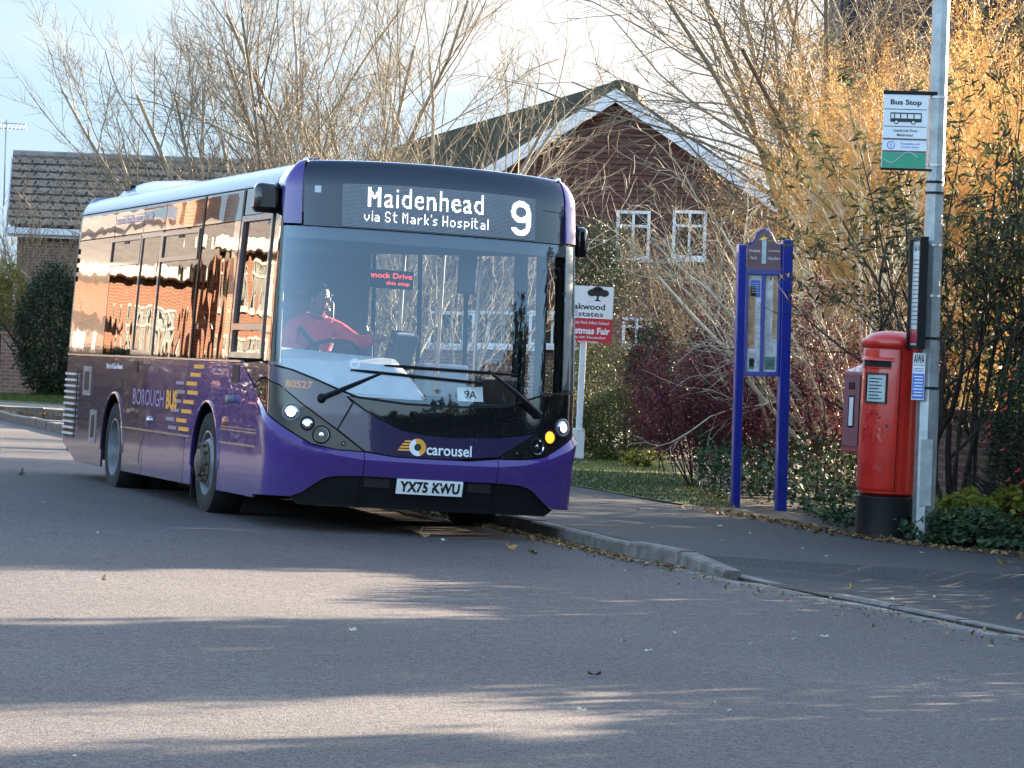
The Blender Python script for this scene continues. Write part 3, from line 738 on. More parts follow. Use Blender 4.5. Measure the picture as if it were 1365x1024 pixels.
# --- wheels
def wheel(x, y, sg, dual=False):
    w = MB(); tp = [(.255, -.0), (.27, .010), (.35, .018), (.405, .008), (.42, -.03), (.42, -.215), (.405, -.25), (.36, -.26), (.25, -.25), (.255, 0)]
    T = lambda prof: [(r, sg*h) for r, h in prof]
    w.lathe(T(tp), 48, 'X')
    if dual: w.lathe(T([(r, h-.30) for r, h in tp]), 40, 'X')
    o = w.build('tyre', m_rubber, None, smooth=35); root = bpy.data.objects.new('wheel', o.data); bpy.data.objects.remove(o); COL.objects.link(root)
    root.parent = bus; root.location = (x, y, TR)
    w = MB()
    if dual: w.lathe(T([(.257, 0), (.266, .010), (.25, .012), (.24, -.02), (.235, -.10), (.22, -.13), (.20, -.14), (.17, -.135)]), 40, 'X')
    else: w.lathe(T([(.257, 0), (.264, .010), (.25, .012), (.24, -.02), (.232, -.05), (.22, -.05), (.205, -.01), (.185, .015), (.15, .02)]), 40, 'X')
    w.build('rim', m_rim, root, smooth=35)
    w = MB(); h = -.13 if dual else .02
    w.lathe(T([(.175, h-.01), (.172, h+.01), (.12, h+.02), (.11, h+.06), (.075, h+.075), (0, h+.078)]), 28, 'X')
    for k in range(10):
        a = 2*math.pi*k/10; w.lathe(T([(.017, h), (.017, h+.045), (.010, h+.05), (0, h+.05)]), 6, 'X', (0, .148*math.cos(a), .148*math.sin(a)))
    w.build('hub', m_hub if not dual else m_rim, root, smooth=30)
    return root
wheel(-1.195, FY, -1); wheel(1.195, FY, 1); wheel(-1.195, RY, -1, True); wheel(1.195, RY, 1, True)
mb = MB(); mb.box((0, FY, .36), (2.0, .12, .12)); mb.box((0, RY, .36), (1.8, .2, .2)); mb.box((0, 4.3, .26), (.25, 3.9, .14)); mb.build('axles', m_black, bus)
# mud flap behind each front wheel
for x in (-1.05, 1.05):
    mb = MB(); mb.box((x, FY+.55, .28), (.3, .02, .34)); mb.build('mud_flap', m_black, bus)
# --- interior
mb = MB()
mb.bb((-1.13, .36, .45), (1.13, .62, 1.0)); mb.bb((-1.08, .42, 1.0), (.30, .70, 1.08))
mb.build('dashboard', m_int_d, bus, bevel=.03)
mb = MB(); mb.add([(-1.13, .44, 1.03), (.05, .30, 1.03), (.05, .80, 1.14), (-1.13, .82, 1.14), (-1.13, .50, 1.30), (-.15, .62, 1.30), (-.1, .80, 1.36), (-1.13, .86, 1.40)], [(0, 1, 5, 4), (1, 2, 6, 5), (2, 3, 7, 6), (3, 0, 4, 7), (4, 5, 6, 7), (0, 3, 2, 1)]); mb.build('instrument_cowl', m_int, bus, bevel=.04)
mb = MB(); mb.bb((-1.12, .8, .40), (-.05, 2.0, .62)); mb.build('cab_floor', m_int_d, bus)
mb = MB(); mb.box((-.60, 1.50, 1.02), (.48, .46, .12)); mb.box((-.60, 1.76, 1.42), (.46, .12, .78), rot=(R(-8), 0, 0)); mb.box((-.60, 1.82, 1.90), (.26, .09, .18)); mb.box((-.6, 1.5, .80), (.3, .3, .36)); mb.build('driver_seat', m_int_d, bus, bevel=.04)
mb = MB(); n = 28; c0 = Vector((-.58, .98, 1.36)); tilt = Matrix.Rotation(R(-28), 3, 'X')
mb.tube([c0+tilt @ Vector((.22*math.cos(2*math.pi*i/n), .22*math.sin(2*math.pi*i/n), 0)) for i in range(n+1)], .016, 6, caps=False)
for a in (.5, 2.6, 4.7): mb.tube([c0, c0+tilt @ Vector((.22*math.cos(a), .22*math.sin(a), 0))], .014, 5)
mb.tube([c0, c0+Vector((0, -.25, -.35))], .04, 8); mb.build('steering_wheel', m_black, bus, smooth=50)
mb = MB(); mb.bb((-1.14, 2.02, .40), (-.02, 2.06, 2.45)); mb.bb((-.06, 1.55, .40), (-.02, 2.02, 1.25)); mb.build('cab_partition', m_int_d, bus)
mb = MB(); mb.box((-.02, .98, 1.42), (.20, .12, .30), rot=(R(25), 0, R(15))); mb.box((-.02, .92, 1.50), (.15, .03, .12), rot=(R(25), 0, R(15)), mi=1); mb.tube([(-.02, 1.0, 1.3), (-.02, 1.1, .7)], .04, 8); mb.build('ticket_machine', [m_int_d, m_int], bus, bevel=.01)
mb = MB(); mb.bb((-.15, 2.25, 1.94), (.42, 2.36, 2.09)); mb.build('next_stop_sign', m_black, bus, bevel=.01)
V, Fs = text_fit('in Bannock Drive', .52, .045, .01); mb = MB(); mb.add([(x+.14, 2.246, y+2.045) for x, y, z in V], Fs); V, Fs = text_fit('this stop', .2, .04, .01); mb.add([(x+.28, 2.246, y+1.98) for x, y, z in V], Fs); mb.build('sign_lettering', m_redled, bus, fix=False)
for x, y in ((-.12, 2.2), (.42, 2.6), (.80, 1.66), (.80, 2.72), (-.3, 4.4), (.35, 4.4), (-.32, 6.0), (.35, 6.0)):
    mb = MB(); mb.tube([(x, y, .4), (x, y, 2.62)], .017, 8); mb.build('handrail', m_pole, bus, smooth=50)
for x in (-.34, .36):
    mb = MB(); mb.tube([(x, 2.2, 2.42), (x, 8.3, 2.42)], .016, 8); mb.build('handrail', m_pole, bus, smooth=50)
for y in (3.5, 4.25, 5.0, 5.75, 6.5, 7.25, 8.0):
    for x in ((-.90, -.47, .50, .92) if y > 5.7 else (-.90, -.47)):
        z = .80 if y < 5.6 else .92
        mb = MB(); mb.box((x, y, z), (.41, .42, .10)); mb.box((x, y+.22, z+.38), (.41, .09, .70), rot=(R(-8), 0, 0)); mb.box((x, y, z-.25), (.25, .3, .42)); mb.build('passenger_seat', m_seat, bus, bevel=.03)
        mb = MB(); mb.tube([(x-.16, y+.27, z+.70), (x-.14, y+.29, z+.79), (x+.14, y+.29, z+.79), (x+.16, y+.27, z+.70)], .014, 6); mb.build('grab_handle', m_pole, bus, smooth=50)
mb = MB(); mb.bb((.72, 2.85, .4), (1.12, 3.1, 1.35)); mb.build('luggage_pen', m_int, bus, bevel=.02)
mb = MB(); mb.bb((.30, .55, 1.0), (1.05, .80, 1.04)); mb.build('dash_shelf', m_int_d, bus)
mb = MB(); mb.box((.38, .62, 2.06), (.13, .10, .34)); mb.tube([(.38, .62, 2.2), (.38, .66, 2.4)], .025, 6); mb.build('cab_mirror', m_int_d, bus, bevel=.02)
mb = MB(); mb.add([(-1.12, .40, 2.34), (1.05, .40, 2.34), (1.05, .46, 2.22), (-.3, .46, 2.15), (-1.12, .46, 2.10)], [(0, 1, 2, 3, 4)]); mb.build('sun_blind', m_int_d, bus)
# route card behind the glass
cd = panel('route_card', [[(.20, 1.055), (.405, 1.06), (.395, 1.175), (.19, 1.16)]], -.02, m_plate, bus, .004)
V, Fs = text_fit('9A', .10, .062, .02); on_body('card_lettering', V, Fs, .30, 1.11, -.0185, m_ink, cd)
mb = MB(); disc_on(mb, -.625, 1.29, -.010, 1, 24, ((.040, 0), (.040, .003), (.022, .0035), (.022, 0))); mb.build('screen_sticker', m_plate, bus)
# ================================================================== DRIVER
m_skin = M_plain('skin', (.27, .145, .095), .5, var=.08)
m_hair = M_plain('black_hair', (.012, .010, .009), .6, bumpd=.004, bscale=80)
m_red = M_plain('red_jacket_cloth', (.75, .05, .06), .7, var=.22, scale=9, bumpd=.035, bscale=7)
m_trous = M_plain('dark_trousers', (.02, .02, .028), .8)
def skin(name, verts, edges, material, parent=None, root=0, sub=2):
    me = bpy.data.meshes.new(name); me.from_pydata([v[:3] for v in verts], edges, []); me.materials.append(material)
    o = bpy.data.objects.new(name, me); COL.objects.link(o)
    s = o.modifiers.new('skin', 'SKIN'); s.use_smooth_shade = True
    if not me.skin_vertices: me.attributes  # created by the modifier below
    if not me.skin_vertices:
        bm = bmesh.new(); bm.from_mesh(me); bm.verts.layers.skin.verify(); bm.to_mesh(me); bm.free()
    for k, v in enumerate(verts):
        r = v[3]; r = r if hasattr(r, '__len__') else (r, r)
        me.skin_vertices[0].data[k].radius = r; me.skin_vertices[0].data[k].use_root = (k == root); me.skin_vertices[0].data[k].use_loose = False
    b = o.modifiers.new('sub', 'SUBSURF'); b.levels = sub; b.render_levels = sub
    if parent: o.parent = parent
    return o
sx, sy, sz = -.60, 1.52, 1.10           # hip point on the cab seat, in bus space
def hand(V, Eg, wrist, palm, fd, side, up):
    """wrist index already in V; five fingers, curled"""
    w = Vector(V[wrist][:3]); p = Vector(palm); V.append((*p, (.036, .018))); k = len(V)-1; Eg.append((wrist, k))
    fd = Vector(fd).normalized(); side = Vector(side).normalized(); up = Vector(up).normalized()
    for j, (o, l) in enumerate(((-.027, .062), (-.009, .074), (.010, .070), (.028, .054))):
        a = p+side*o+fd*.03; V.append((*a, .010)); V.append((*(a+fd*l*.5-up*.008), .009)); V.append((*(a+fd*l*.75-up*.035), .008)); n = len(V)
        Eg += [(k, n-3), (n-3, n-2), (n-2, n-1)]
    a = p-side*.04+fd*.0; V.append((*a, .011)); V.append((*(a-side*.02+fd*.035-up*.02), .009)); n = len(V); Eg += [(k, n-2), (n-2, n-1)]
V = [(sx, sy, sz, (.16, .12)), (sx, sy+.02, sz+.17, (.15, .11)), (sx, sy, sz+.36, (.17, .11)), (sx, sy-.02, sz+.50, (.10, .08)), (sx+.01, sy-.04, sz+.565, .056),
     (sx+.015, sy-.07, sz+.625, (.066, .072)), (sx+.02, sy-.075, sz+.70, (.078, .090)), (sx+.02, sy-.07, sz+.765, (.070, .083)), (sx+.02, sy-.06, sz+.81, (.04, .05))]
Eg = [(i, i+1) for i in range(8)]
# far arm to the wheel, near arm reaching to the ticket machine
V += [(sx-.20, sy-.03, sz+.46, .062), (sx-.25, sy-.20, sz+.27, .05), (sx-.20, sy-.42, sz+.27, .038), (sx-.18, sy-.47, sz+.275, .028)]; n = len(V)
Eg += [(3, n-4), (n-4, n-3), (n-3, n-2), (n-2, n-1)]; hand(V, Eg, n-1, (sx-.165, sy-.53, sz+.28), (.2, -1, -.1), (1, .2, 0), (0, .1, 1))
V += [(sx+.20, sy-.05, sz+.46, .062), (sx+.30, sy-.28, sz+.36, .05), (sx+.38, sy-.50, sz+.40, .037), (sx+.40, sy-.55, sz+.405, .028)]; n = len(V)
Eg += [(3, n-4), (n-4, n-3), (n-3, n-2), (n-2, n-1)]; hand(V, Eg, n-1, (sx+.425, sy-.61, sz+.41), (.3, -1, 0), (.9, .3, -.2), (0, .1, 1))
for s in (-1, 1):
    V += [(sx+s*.10, sy-.06, sz-.0, .085), (sx+s*.14, sy-.44, sz+.02, .065), (sx+s*.15, sy-.50, sz-.38, .042), (sx+s*.15, sy-.62, sz-.42, .035)]; n = len(V)
    Eg += [(0, n-4), (n-4, n-3), (n-3, n-2), (n-2, n-1)]
# turn the head a little to the near side
hc = Vector((sx+.02, sy-.07, sz+.665))
person = skin('person', V, Eg, m_skin)
person.location = (BX, BY, 0); person.rotation_euler = (0, RHO, YAW)
tag(person, 'bus driver in a red jacket sitting behind the windscreen with one arm reaching out', 'person')
JV = [(sx, sy, sz-.02, (.175, .135)), (sx, sy+.02, sz+.17, (.168, .128)), (sx, sy, sz+.36, (.185, .125)), (sx, sy-.02, sz+.50, (.12, .10)), (sx+.008, sy-.035, sz+.55, (.068, .066)),
      (sx-.20, sy-.03, sz+.455, .076), (sx-.25, sy-.20, sz+.27, .063), (sx-.20, sy-.42, sz+.27, .048), (sx+.20, sy-.05, sz+.455, .076), (sx+.30, sy-.28, sz+.36, .063), (sx+.38, sy-.50, sz+.40, .048)]
skin('jacket', JV, [(0, 1), (1, 2), (2, 3), (3, 4), (3, 5), (5, 6), (6, 7), (3, 8), (8, 9), (9, 10)], m_red, person)
mb = MB(); mb.tube([(sx+.008+.074*math.cos(a), sy-.035+.070*math.sin(a), sz+.555+.018*math.sin(a)) for a in np.linspace(0, 6.283, 17)], .020, 6, caps=False); mb.build('collar', M_plain('dark_red_collar', (.35, .02, .03), .8), person, smooth=60)
mb = MB(); mb.tube([(sx-.17, sy+.02, sz+.52), (sx-.13, sy-.115, sz+.44), (sx, sy-.135, sz+.30), (sx+.14, sy-.125, sz+.10)], .018, 6); mb.build('seat_belt', m_black, person, smooth=60)
TV = [(sx, sy, sz-.02, (.17, .13))]; TE = []
for s in (-1, 1):
    TV += [(sx+s*.10, sy-.06, sz-.0, .098), (sx+s*.14, sy-.44, sz+.02, .078), (sx+s*.15, sy-.50, sz-.34, .056)]; n = len(TV); TE += [(0, n-3), (n-3, n-2), (n-2, n-1)]
skin('trousers', TV, TE, m_trous, person)
# head details turned towards the near side (yaw a)
ha = R(32); fw = Vector((math.sin(ha), -math.cos(ha), 0)); sd = Vector((math.cos(ha), math.sin(ha), 0))
def hp(f, s, u): return hc+fw*f+sd*s+Vector((0, 0, u))
def blob(mb, c, r, n=10, m=6, ax=None):
    X, Y, Z = ax or (sd, fw, Vector((0, 0, 1)))
    vs = [c+X*r[0]*math.sin(math.pi*i/m)*math.cos(2*math.pi*j/n)+Y*r[1]*math.sin(math.pi*i/m)*math.sin(2*math.pi*j/n)+Z*r[2]*math.cos(math.pi*i/m) for i in range(m+1) for j in range(n)]
    mb.add(vs, [(i*n+j, i*n+(j+1) % n, (i+1)*n+(j+1) % n, (i+1)*n+j) for i in range(m) for j in range(n)])
mb = MB(); blob(mb, hp(.098, 0, .02), (.015, .02, .026)); blob(mb, hp(.09, 0, -.055), (.03, .022, .02)); mb.build('nose_and_chin', m_skin, person, smooth=80)
for s in (-1, 1):
    mb = MB(); blob(mb, hp(.0, s*.082, .01), (.012, .024, .034)); mb.build('ear', m_skin, person, smooth=80)
    mb = MB(); blob(mb, hp(.084, s*.032, .042), (.014, .008, .006)); mb.build('eye', m_ink, person, smooth=80)
    mb = MB(); blob(mb, hp(.088, s*.032, .062), (.022, .008, .005)); mb.build('eyebrow', m_hair, person, smooth=80)
mb = MB(); blob(mb, hp(.093, 0, -.028), (.024, .008, .005)); mb.build('mouth', M_plain('lips', (.15, .06, .05), .5), person, smooth=80)
mb = MB(); n, m = 20, 12; vs = []
for i in range(m+1):
    for j in range(n):
        th = math.pi*i/m; a = 2*math.pi*j/n; f, s, u = math.sin(th)*math.sin(a), math.sin(th)*math.cos(a), math.cos(th)
        cutz = -.62+1.15*max(0, f+.25)
        u2 = max(u, cutz); k = 1.0 if u > cutz else .9
        vs.append(hp(-.010+f*.106*k, s*.088*k, .045+u2*.112))
mb.add(vs, [(i*n+j, i*n+(j+1) % n, (i+1)*n+(j+1) % n, (i+1)*n+j) for i in range(m) for j in range(n)]); mb.build('hair', m_hair, person, smooth=80)

# ================================================================== GROUND
def sheet(name, pts, z, material, step=1.0):
    """flat polygon that follows the road's cross fall; z may be a function"""
    bm = bmesh.new(); bm.faces.new([bm.verts.new((a, b, 0)) for a, b in pts]); bmesh.ops.triangulate(bm, faces=bm.faces[:])
    xs = [p[0] for p in pts]; ys = [p[1] for p in pts]
    for k in np.arange(-9, 9.01, 3):
        if min(xs) < k < max(xs): bmesh.ops.bisect_plane(bm, geom=bm.verts[:]+bm.edges[:]+bm.faces[:], plane_co=(k, 0, 0), plane_no=(1, 0, 0))
    if callable(z):
        for k in np.arange(14, 34, .5):
            bmesh.ops.bisect_plane(bm, geom=bm.verts[:]+bm.edges[:]+bm.faces[:], plane_co=(0, k, 0), plane_no=(0, 1, 0))
    for v in bm.verts: v.co.z = G(v.co.x)+(z(v.co.x, v.co.y) if callable(z) else z)
    for f in bm.faces:
        if f.normal.z < 0: f.normal_flip()
    me = bpy.data.meshes.new(name); bm.to_mesh(me); bm.free(); me.materials.append(material)
    o = bpy.data.objects.new(name, me); COL.objects.link(o); return struct(o)
def M_asphalt(name, lo, hi, grain=95, bd=.013, patch=.5):
    m, nt, N, L, P = mat(name)
    g1 = noise(nt, grain, 2, .6); g2 = noise(nt, 27, 3, .7); g = N.new('ShaderNodeMix'); g.inputs[0].default_value = .33; L.new(g1.outputs['Fac'], g.inputs[2]); L.new(g2.outputs['Fac'], g.inputs[3]); v = noise(nt, grain*1.15, 3, .65)
    r = ramp(nt, g.outputs[0], [(.39, lo), (.50, tuple((a+b)/2 for a, b in zip(lo, hi))), (.61, hi)])
    big = noise(nt, .35, 6, .65); rb = ramp(nt, big.outputs['Fac'], [(.3, (1-patch*.45,)*3), (.7, (1+patch*.3,)*3)])
    mx = N.new('ShaderNodeMix'); mx.data_type = 'RGBA'; mx.blend_type = 'MULTIPLY'; mx.inputs[0].default_value = 1
    L.new(r.outputs[0], mx.inputs[6]); L.new(rb.outputs[0], mx.inputs[7]); L.new(mx.outputs[2], P.inputs['Base Color'])
    P.inputs['Roughness'].default_value = .78; P.inputs['Specular IOR Level'].default_value = .3
    b = bump(nt, v.outputs['Fac'], bd, 1); L.new(b.outputs['Normal'], P.inputs['Normal'])
    return m
m_road = M_asphalt('worn_asphalt', (.018, .0152, .0165), (.150, .131, .133))
m_pave = M_asphalt('dark_footway_asphalt', (.013, .013, .0145), (.058, .055, .056), 90, .009, .7)
m_farpave = M_asphalt('light_footway', (.10, .09, .075), (.21, .18, .15), 120, .004)
m_kerb = M_plain('weathered_kerb_concrete', (.14, .12, .105), .85, var=.5, scale=7, bumpd=.006, bscale=45)
m_soil = M_plain('leafy_soil', (.040, .030, .020), .95, var=.5, scale=5, bumpd=.03, bscale=20)
m_turf = M_plain('mown_turf', (.055, .075, .022), .9, var=.4, scale=4, bumpd=.02, bscale=60)
kerb_line = [(-16.2, 80), (-6.8, 50), (-4.0, 41.2), (-2.04, 35.4), (-1.0, 31.8), (.08, 28.34), (.95, 25.1), (1.28, 24.35), (1.63, 23.1), (2.3, 21.3), (2.93, 19.55), (3.9, 17.0), (5.3, 13.8), (8, 8.5), (14, -4)]
def kx(y):
    p = kerb_line
    for (x0, y0), (x1, y1) in zip(p, p[1:]):
        if y0 >= y >= y1: return x0+(x1-x0)*(y0-y)/(y0-y1)
    return p[-1][0]
up_ = lambda y: .105*float(sm((y-24.1)/.5)) if y < 27 else .105     # upstand, dropped towards the camera
sheet('ground', [(-320, -60), (320, -60), (320, 420), (-320, 420)], -.06, m_soil)
road_poly = [(-90, -20), (16, -20)]+[(x-.02, y) for x, y in kerb_line[::-1] if y <= 57.9]+[(-9.1, 57.85), (-90, 58.6)]
road = sheet('road', road_poly, 0, m_road)
pave_back = [(-13.0, 80), (-3.6, 50), (-.9, 42), (.30, 38.5), (.72, 36.5), (1.28, 34.4), (1.91, 31.3), (2.62, 29.7), (2.95, 28.1), (3.5, 27.4), (4.3, 26.6), (4.6, 24), (5.2, 21), (6.0, 18.4), (8, 14), (12, 6), (18, -4)]
sheet('pavement', [(x+.12, y) for x, y in kerb_line if 13 <= y <= 51]+pave_back[14:0:-1], lambda x, y: up_(y)+.008, m_pave)
sheet('verge', [(x, y) for x, y in pave_back if y <= 50]+[(60, -4), (60, 120), (-4, 120)], .102, m_soil)
sheet('lawn', [(-3.5, 50), (-.85, 42), (.33, 38.5), (.76, 36.5), (1.32, 34.45), (1.7, 33.4), (2.0, 36), (2.2, 40), (2.6, 50), (1, 60), (-6, 60)], .116, m_turf)
# far side of the junction
sheet('far_pavement', [(-90, 58.8), (-9.1, 58.1), (-3.5, 58.1), (-3.5, 61.8), (-90, 62.6)], .10, m_farpave)
sheet('far_lawn', [(-90, 62.6), (-3.5, 61.8), (-3.5, 73), (-90, 75)], .106, m_turf)
mb = MB(); x = -60.0
while x < -4:
    z = G(x+.45); mb.bb((x, 58.05+.008*(-x-4), z-.1), (x+.89, 58.22+.008*(-x-4), z+.105)); x += .9
struct(mb.build('far_kerb', m_kerb, bevel=.012))
# near kerb, stone by stone, dropping to flush; channel stones in front of the dropped part
def along(y0, y1, off, length, h, w, gap=.024, sink=.1, name='kerb'):
    mb = MB(); rng = random.Random(4); y = y0; P = []
    pts = []; yy = y0
    while yy > y1: pts.append((kx(yy)+off, yy)); yy -= .05
    k = 0; d = 0; seg = [0]
    for a, b in zip(pts, pts[1:]): d += math.hypot(b[0]-a[0], b[1]-a[1]); seg.append(d)
    def pos(t):
        t = min(max(t, 0), d-1e-6)
        i = int(np.searchsorted(seg, t, 'right')-1); f = (t-seg[i])/(seg[i+1]-seg[i]); a, b = pts[i], pts[i+1]
        return Vector((a[0]+(b[0]-a[0])*f, a[1]+(b[1]-a[1])*f, 0))
    t = 0
    while t+length < d:
        a, b = pos(t+gap/2), pos(t+length-gap/2); dr = (b-a).normalized(); nr = Vector((-dr.y, dr.x, 0)); nr = nr if nr.x > 0 else -nr
        j = rng.uniform(-.011, .011); ha_, hb_ = h(a.y)+j, h(b.y)+j+rng.uniform(-.004, .004)
        vs = []
        for p, hh in ((a, ha_), (b, hb_)):
            for o, z in ((0, -sink), (.012, hh-.015), (.03, hh), (w, hh), (w, -sink)):
                q = p+nr*o; vs.append((q.x, q.y, G(q.x)+z))
        mb.add(vs, [(i, i+1, 6+i, 5+i) for i in range(4)]+[(0, 1, 2, 3, 4), (9, 8, 7, 6, 5)]); t += length
    return struct(mb.build(name, m_kerb))
along(58, 23.55, .0, .90, lambda y: .118 if y > 24.6 else .118-.085*(24.6-y)/1.05, .14)
along(24.9, 9, .14, .90, lambda y: .014, .13, name='flush_kerb')
along(26.4, 9, -.16, .45, lambda y: .010, .15, gap=.006, name='channel_stones')
# ================================================================== STREET FURNITURE
m_galv = M_plain('galvanised_steel', (.33, .35, .36), .38, metal=.55, var=.22, scale=9, bumpd=.001)
m_blue = M_plain('royal_blue_paint', (.010, .024, .26), .3, coat=.6, var=.08)
m_maroon = M_plain('maroon_board', (.12, .055, .075), .4, coat=.3)
m_pbox = M_plain('pillar_box_red', (.56, .022, .012), .32, coat=.5, var=.12, scale=4, bumpd=.004, bscale=9)
m_pouch = M_plain('faded_red_steel', (.34, .085, .09), .35, coat=.5, var=.12)  # reflected light dulling the red is put into the base colour
m_pouchf = M_plain('weathered_maroon_steel', (.24, .10, .11), .4, coat=.4, var=.15)  # front face painted greyer for the reflection lying on it
m_plinth = M_plain('black_cast_iron', (.012, .012, .013), .4, coat=.3, var=.3, bumpd=.003, bscale=14)
m_pale = M_plain('pale_plaque', (.42, .52, .52), .4)
m_signw = M_plain('sign_white', (.74, .75, .77), .4, var=.04)
m_green = M_plain('sign_green', (.03, .30, .17), .4)
m_sblue = M_plain('sticker_blue', (.06, .16, .58), .4)
m_signred = M_plain('sign_red', (.50, .02, .04), .4, var=.06)
m_postw = M_plain('white_timber', (.62, .62, .64), .6, var=.08)
m_gold = M_plain('gilt_lettering', (.55, .48, .52), .5)
m_strap = M_plain('steel_strap', (.5, .5, .5), .3, metal=.8)
def flat_text(mb, txt, w, h, cx, cz, y, bold=.02, mi=0):
    V, Fs = text_fit(txt, w, h, bold); mb.add([(x+cx, y, z+cz) for x, z, _ in V], Fs, mi)
def ground_z(x, up=.06): return G(x)+up
# lamp post
LX, LY = 3.43, 28.7
lz = ground_z(LX); LEAN = (R(-.3), R(.15), 0)
lp = empty('lamp_post', 'tall grey galvanised lamp post carrying the stop flag', 'lamp post', (LX, LY, lz), LEAN)
mb = MB(); mb.lathe([(.094, -.02), (.094, 1.30), (.088, 1.33), (.086, 1.6), (.074, 3.0), (.066, 8.0), (0, 8.0)], 8); mb.build('shaft', m_galv, lp, smooth=25)
mb = MB(); mb.box((-.0, -.089, .62), (.10, .012, .55)); mb.build('access_door', m_galv, lp, bevel=.004)
for z, m in ((3.72, m_strap), (2.08, m_strap), (1.73, m_black), (1.32, m_black), (2.50, m_strap), (2.93, m_black), (3.02, m_black), (3.16, m_strap)):
    r = .098 if z < 1.35 else float(np.interp(z, [1.33, 1.6, 3, 8], [.09, .088, .076, .068]))
    mb = MB(); mb.lathe([(r, z-.01), (r+.003, z-.01), (r+.003, z+.01), (r, z+.01)], 16); mb.build('strap', m, lp, smooth=30)
mb = MB(); mb.tube([(.09, -.03, 1.735), (.20, -.05, 1.725)], .006, 5); mb.build('tie_end', m_black, lp)
mb = MB(); mb.tube([(0, 0, 8), (0, 0, 8.3), (-.4, -.1, 8.5)], .035, 8); mb.box((-.7, -.17, 8.5), (.6, .25, .12)); mb.build('lantern', m_galv, lp, bevel=.03)
# bus stop flag
fl = empty('bus_stop_sign', 'white and green stop flag with a bus symbol, fixed high on the grey post', 'sign', (LX-.07, LY-.03, lz+3.12), (0, R(.6), R(-9)))
mb = MB(); mb.bb((-.375, -.012, .0), (-.005, .012, .615)); mb.build('sign_panel', m_signw, fl, bevel=.004)
mb = MB(); mb.bb((-.38, -.02, .612), (.06, .02, .642)); mb.build('bracket', m_black, fl, bevel=.003); mb = MB(); mb.bb((-.38, -.018, -.014), (.04, .018, .004)); mb.build('bracket', m_black, fl, bevel=.003)
mb = MB(); y = -.0145
flat_text(mb, 'Bus Stop', .255, .055, -.19, .542, y, .03)
mb.bb((-.365, y, .487), (-.02, y+.002, .492)); mb.bb((-.365, y, .345), (-.02, y+.002, .350))
rx = lambda a, b, c, d: mb.add([(a, y, c), (b, y, c), (b, y, d), (a, y, d)], [(0, 1, 2, 3)])
rx(-.315, -.058, .385, .414); rx(-.315, -.058, .452, .462); [rx(a, a+.008, .414, .452) for a in (-.285, -.235, -.18, -.125, -.066)]; rx(-.315, -.309, .414, .452)
for cx in (-.265, -.125):
    A = np.linspace(0, 2*math.pi, 17); mb.add([(cx+.018*math.cos(a), y-.001, .383+.018*math.sin(a)) for a in A[:-1]], [tuple(range(16))])
flat_text(mb, 'Cannbrook Drive', .20, .024, -.19, .315, y, .01); flat_text(mb, 'Maidenhead', .13, .022, -.19, .278, y, .01)
mb.build('sign_lettering', m_ink, fl, fix=False)
mb = MB(); [mb.add([(cx+.011*math.cos(a), -.0165, .383+.011*math.sin(a)) for a in A[:-1]], [tuple(range(16))]) for cx in (-.265, -.125)]; mb.build('wheel_mark', m_signw, fl, fix=False)
mb = MB(); mb.bb((-.37, y, .236), (-.01, y+.002, .250)); mb.bb((-.37, y, .135), (-.01, y+.002, .149)); mb.build('sign_band', m_maroon, fl)
mb = MB(); mb.tube([(-.30+.03*math.cos(a), -.013, .193+.03*math.sin(a)) for a in np.linspace(0, 6.283, 20)], .0035, 4, caps=False); flat_text(mb, 'i', None, .034, -.30, .193, y, .02); flat_text(mb, 'Timetables and', .16, .018, -.145, .207, y, .008); flat_text(mb, 'travel news', .15, .018, -.145, .180, y, .008); mb.build('info_lettering', m_sblue, fl, fix=False)
mb = MB(); mb.bb((-.37, y, .006), (-.01, y+.002, .133)); mb.build('green_band', m_green, fl)
mb = MB(); mb.tube([(-.355+.012*i, -.016, .075-.035*math.sin(i*.29)+.0016*i) for i in range(24)], .005, 4); mb.build('green_band_mark', m_pale, fl)
# timetable case, seen nearly edge on
tc = empty('timetable_case', 'slim black framed timetable case strapped to the post above the blue notice', 'timetable case', (LX-.125, LY-.12, lz+1.64), (0, R(.8), R(-81)))
mb = MB(); mb.bb((-.17, -.035, 0), (.17, .035, .03)); mb.bb((-.17, -.035, .89), (.17, .035, .92)); mb.bb((-.17, -.035, .03), (-.14, .035, .89)); mb.bb((.14, -.035, .03), (.17, .035, .89)); mb.bb((-.14, .005, .03), (.14, .034, .89)); mb.build('case_frame', m_black, tc, bevel=.004)
mb = MB(); mb.bb((-.14, -.006, .03), (.14, .004, .89)); mb.build('timetable', m_signw, tc)
mb = MB(); mb.bb((-.135, -.009, .045), (.135, -.007, .16)); mb.build('timetable_band', m_signred, tc)
mb = MB(); [mb.bb((-.12, -.009, .2+.035*k), (.12, -.0075, .207+.035*k)) for k in range(16)]; flat_text(mb, 'Bus Times', .2, .05, 0, .83, -.0085, .02); mb.build('timetable_lines', m_ink, tc, fix=False)
mb = MB(); mb.bb((-.14, -.032, .03), (.14, -.028, .89)); mb.build('case_pane', M_glass('thin_case_glass', (.95, .96, .96), 1.03), tc)
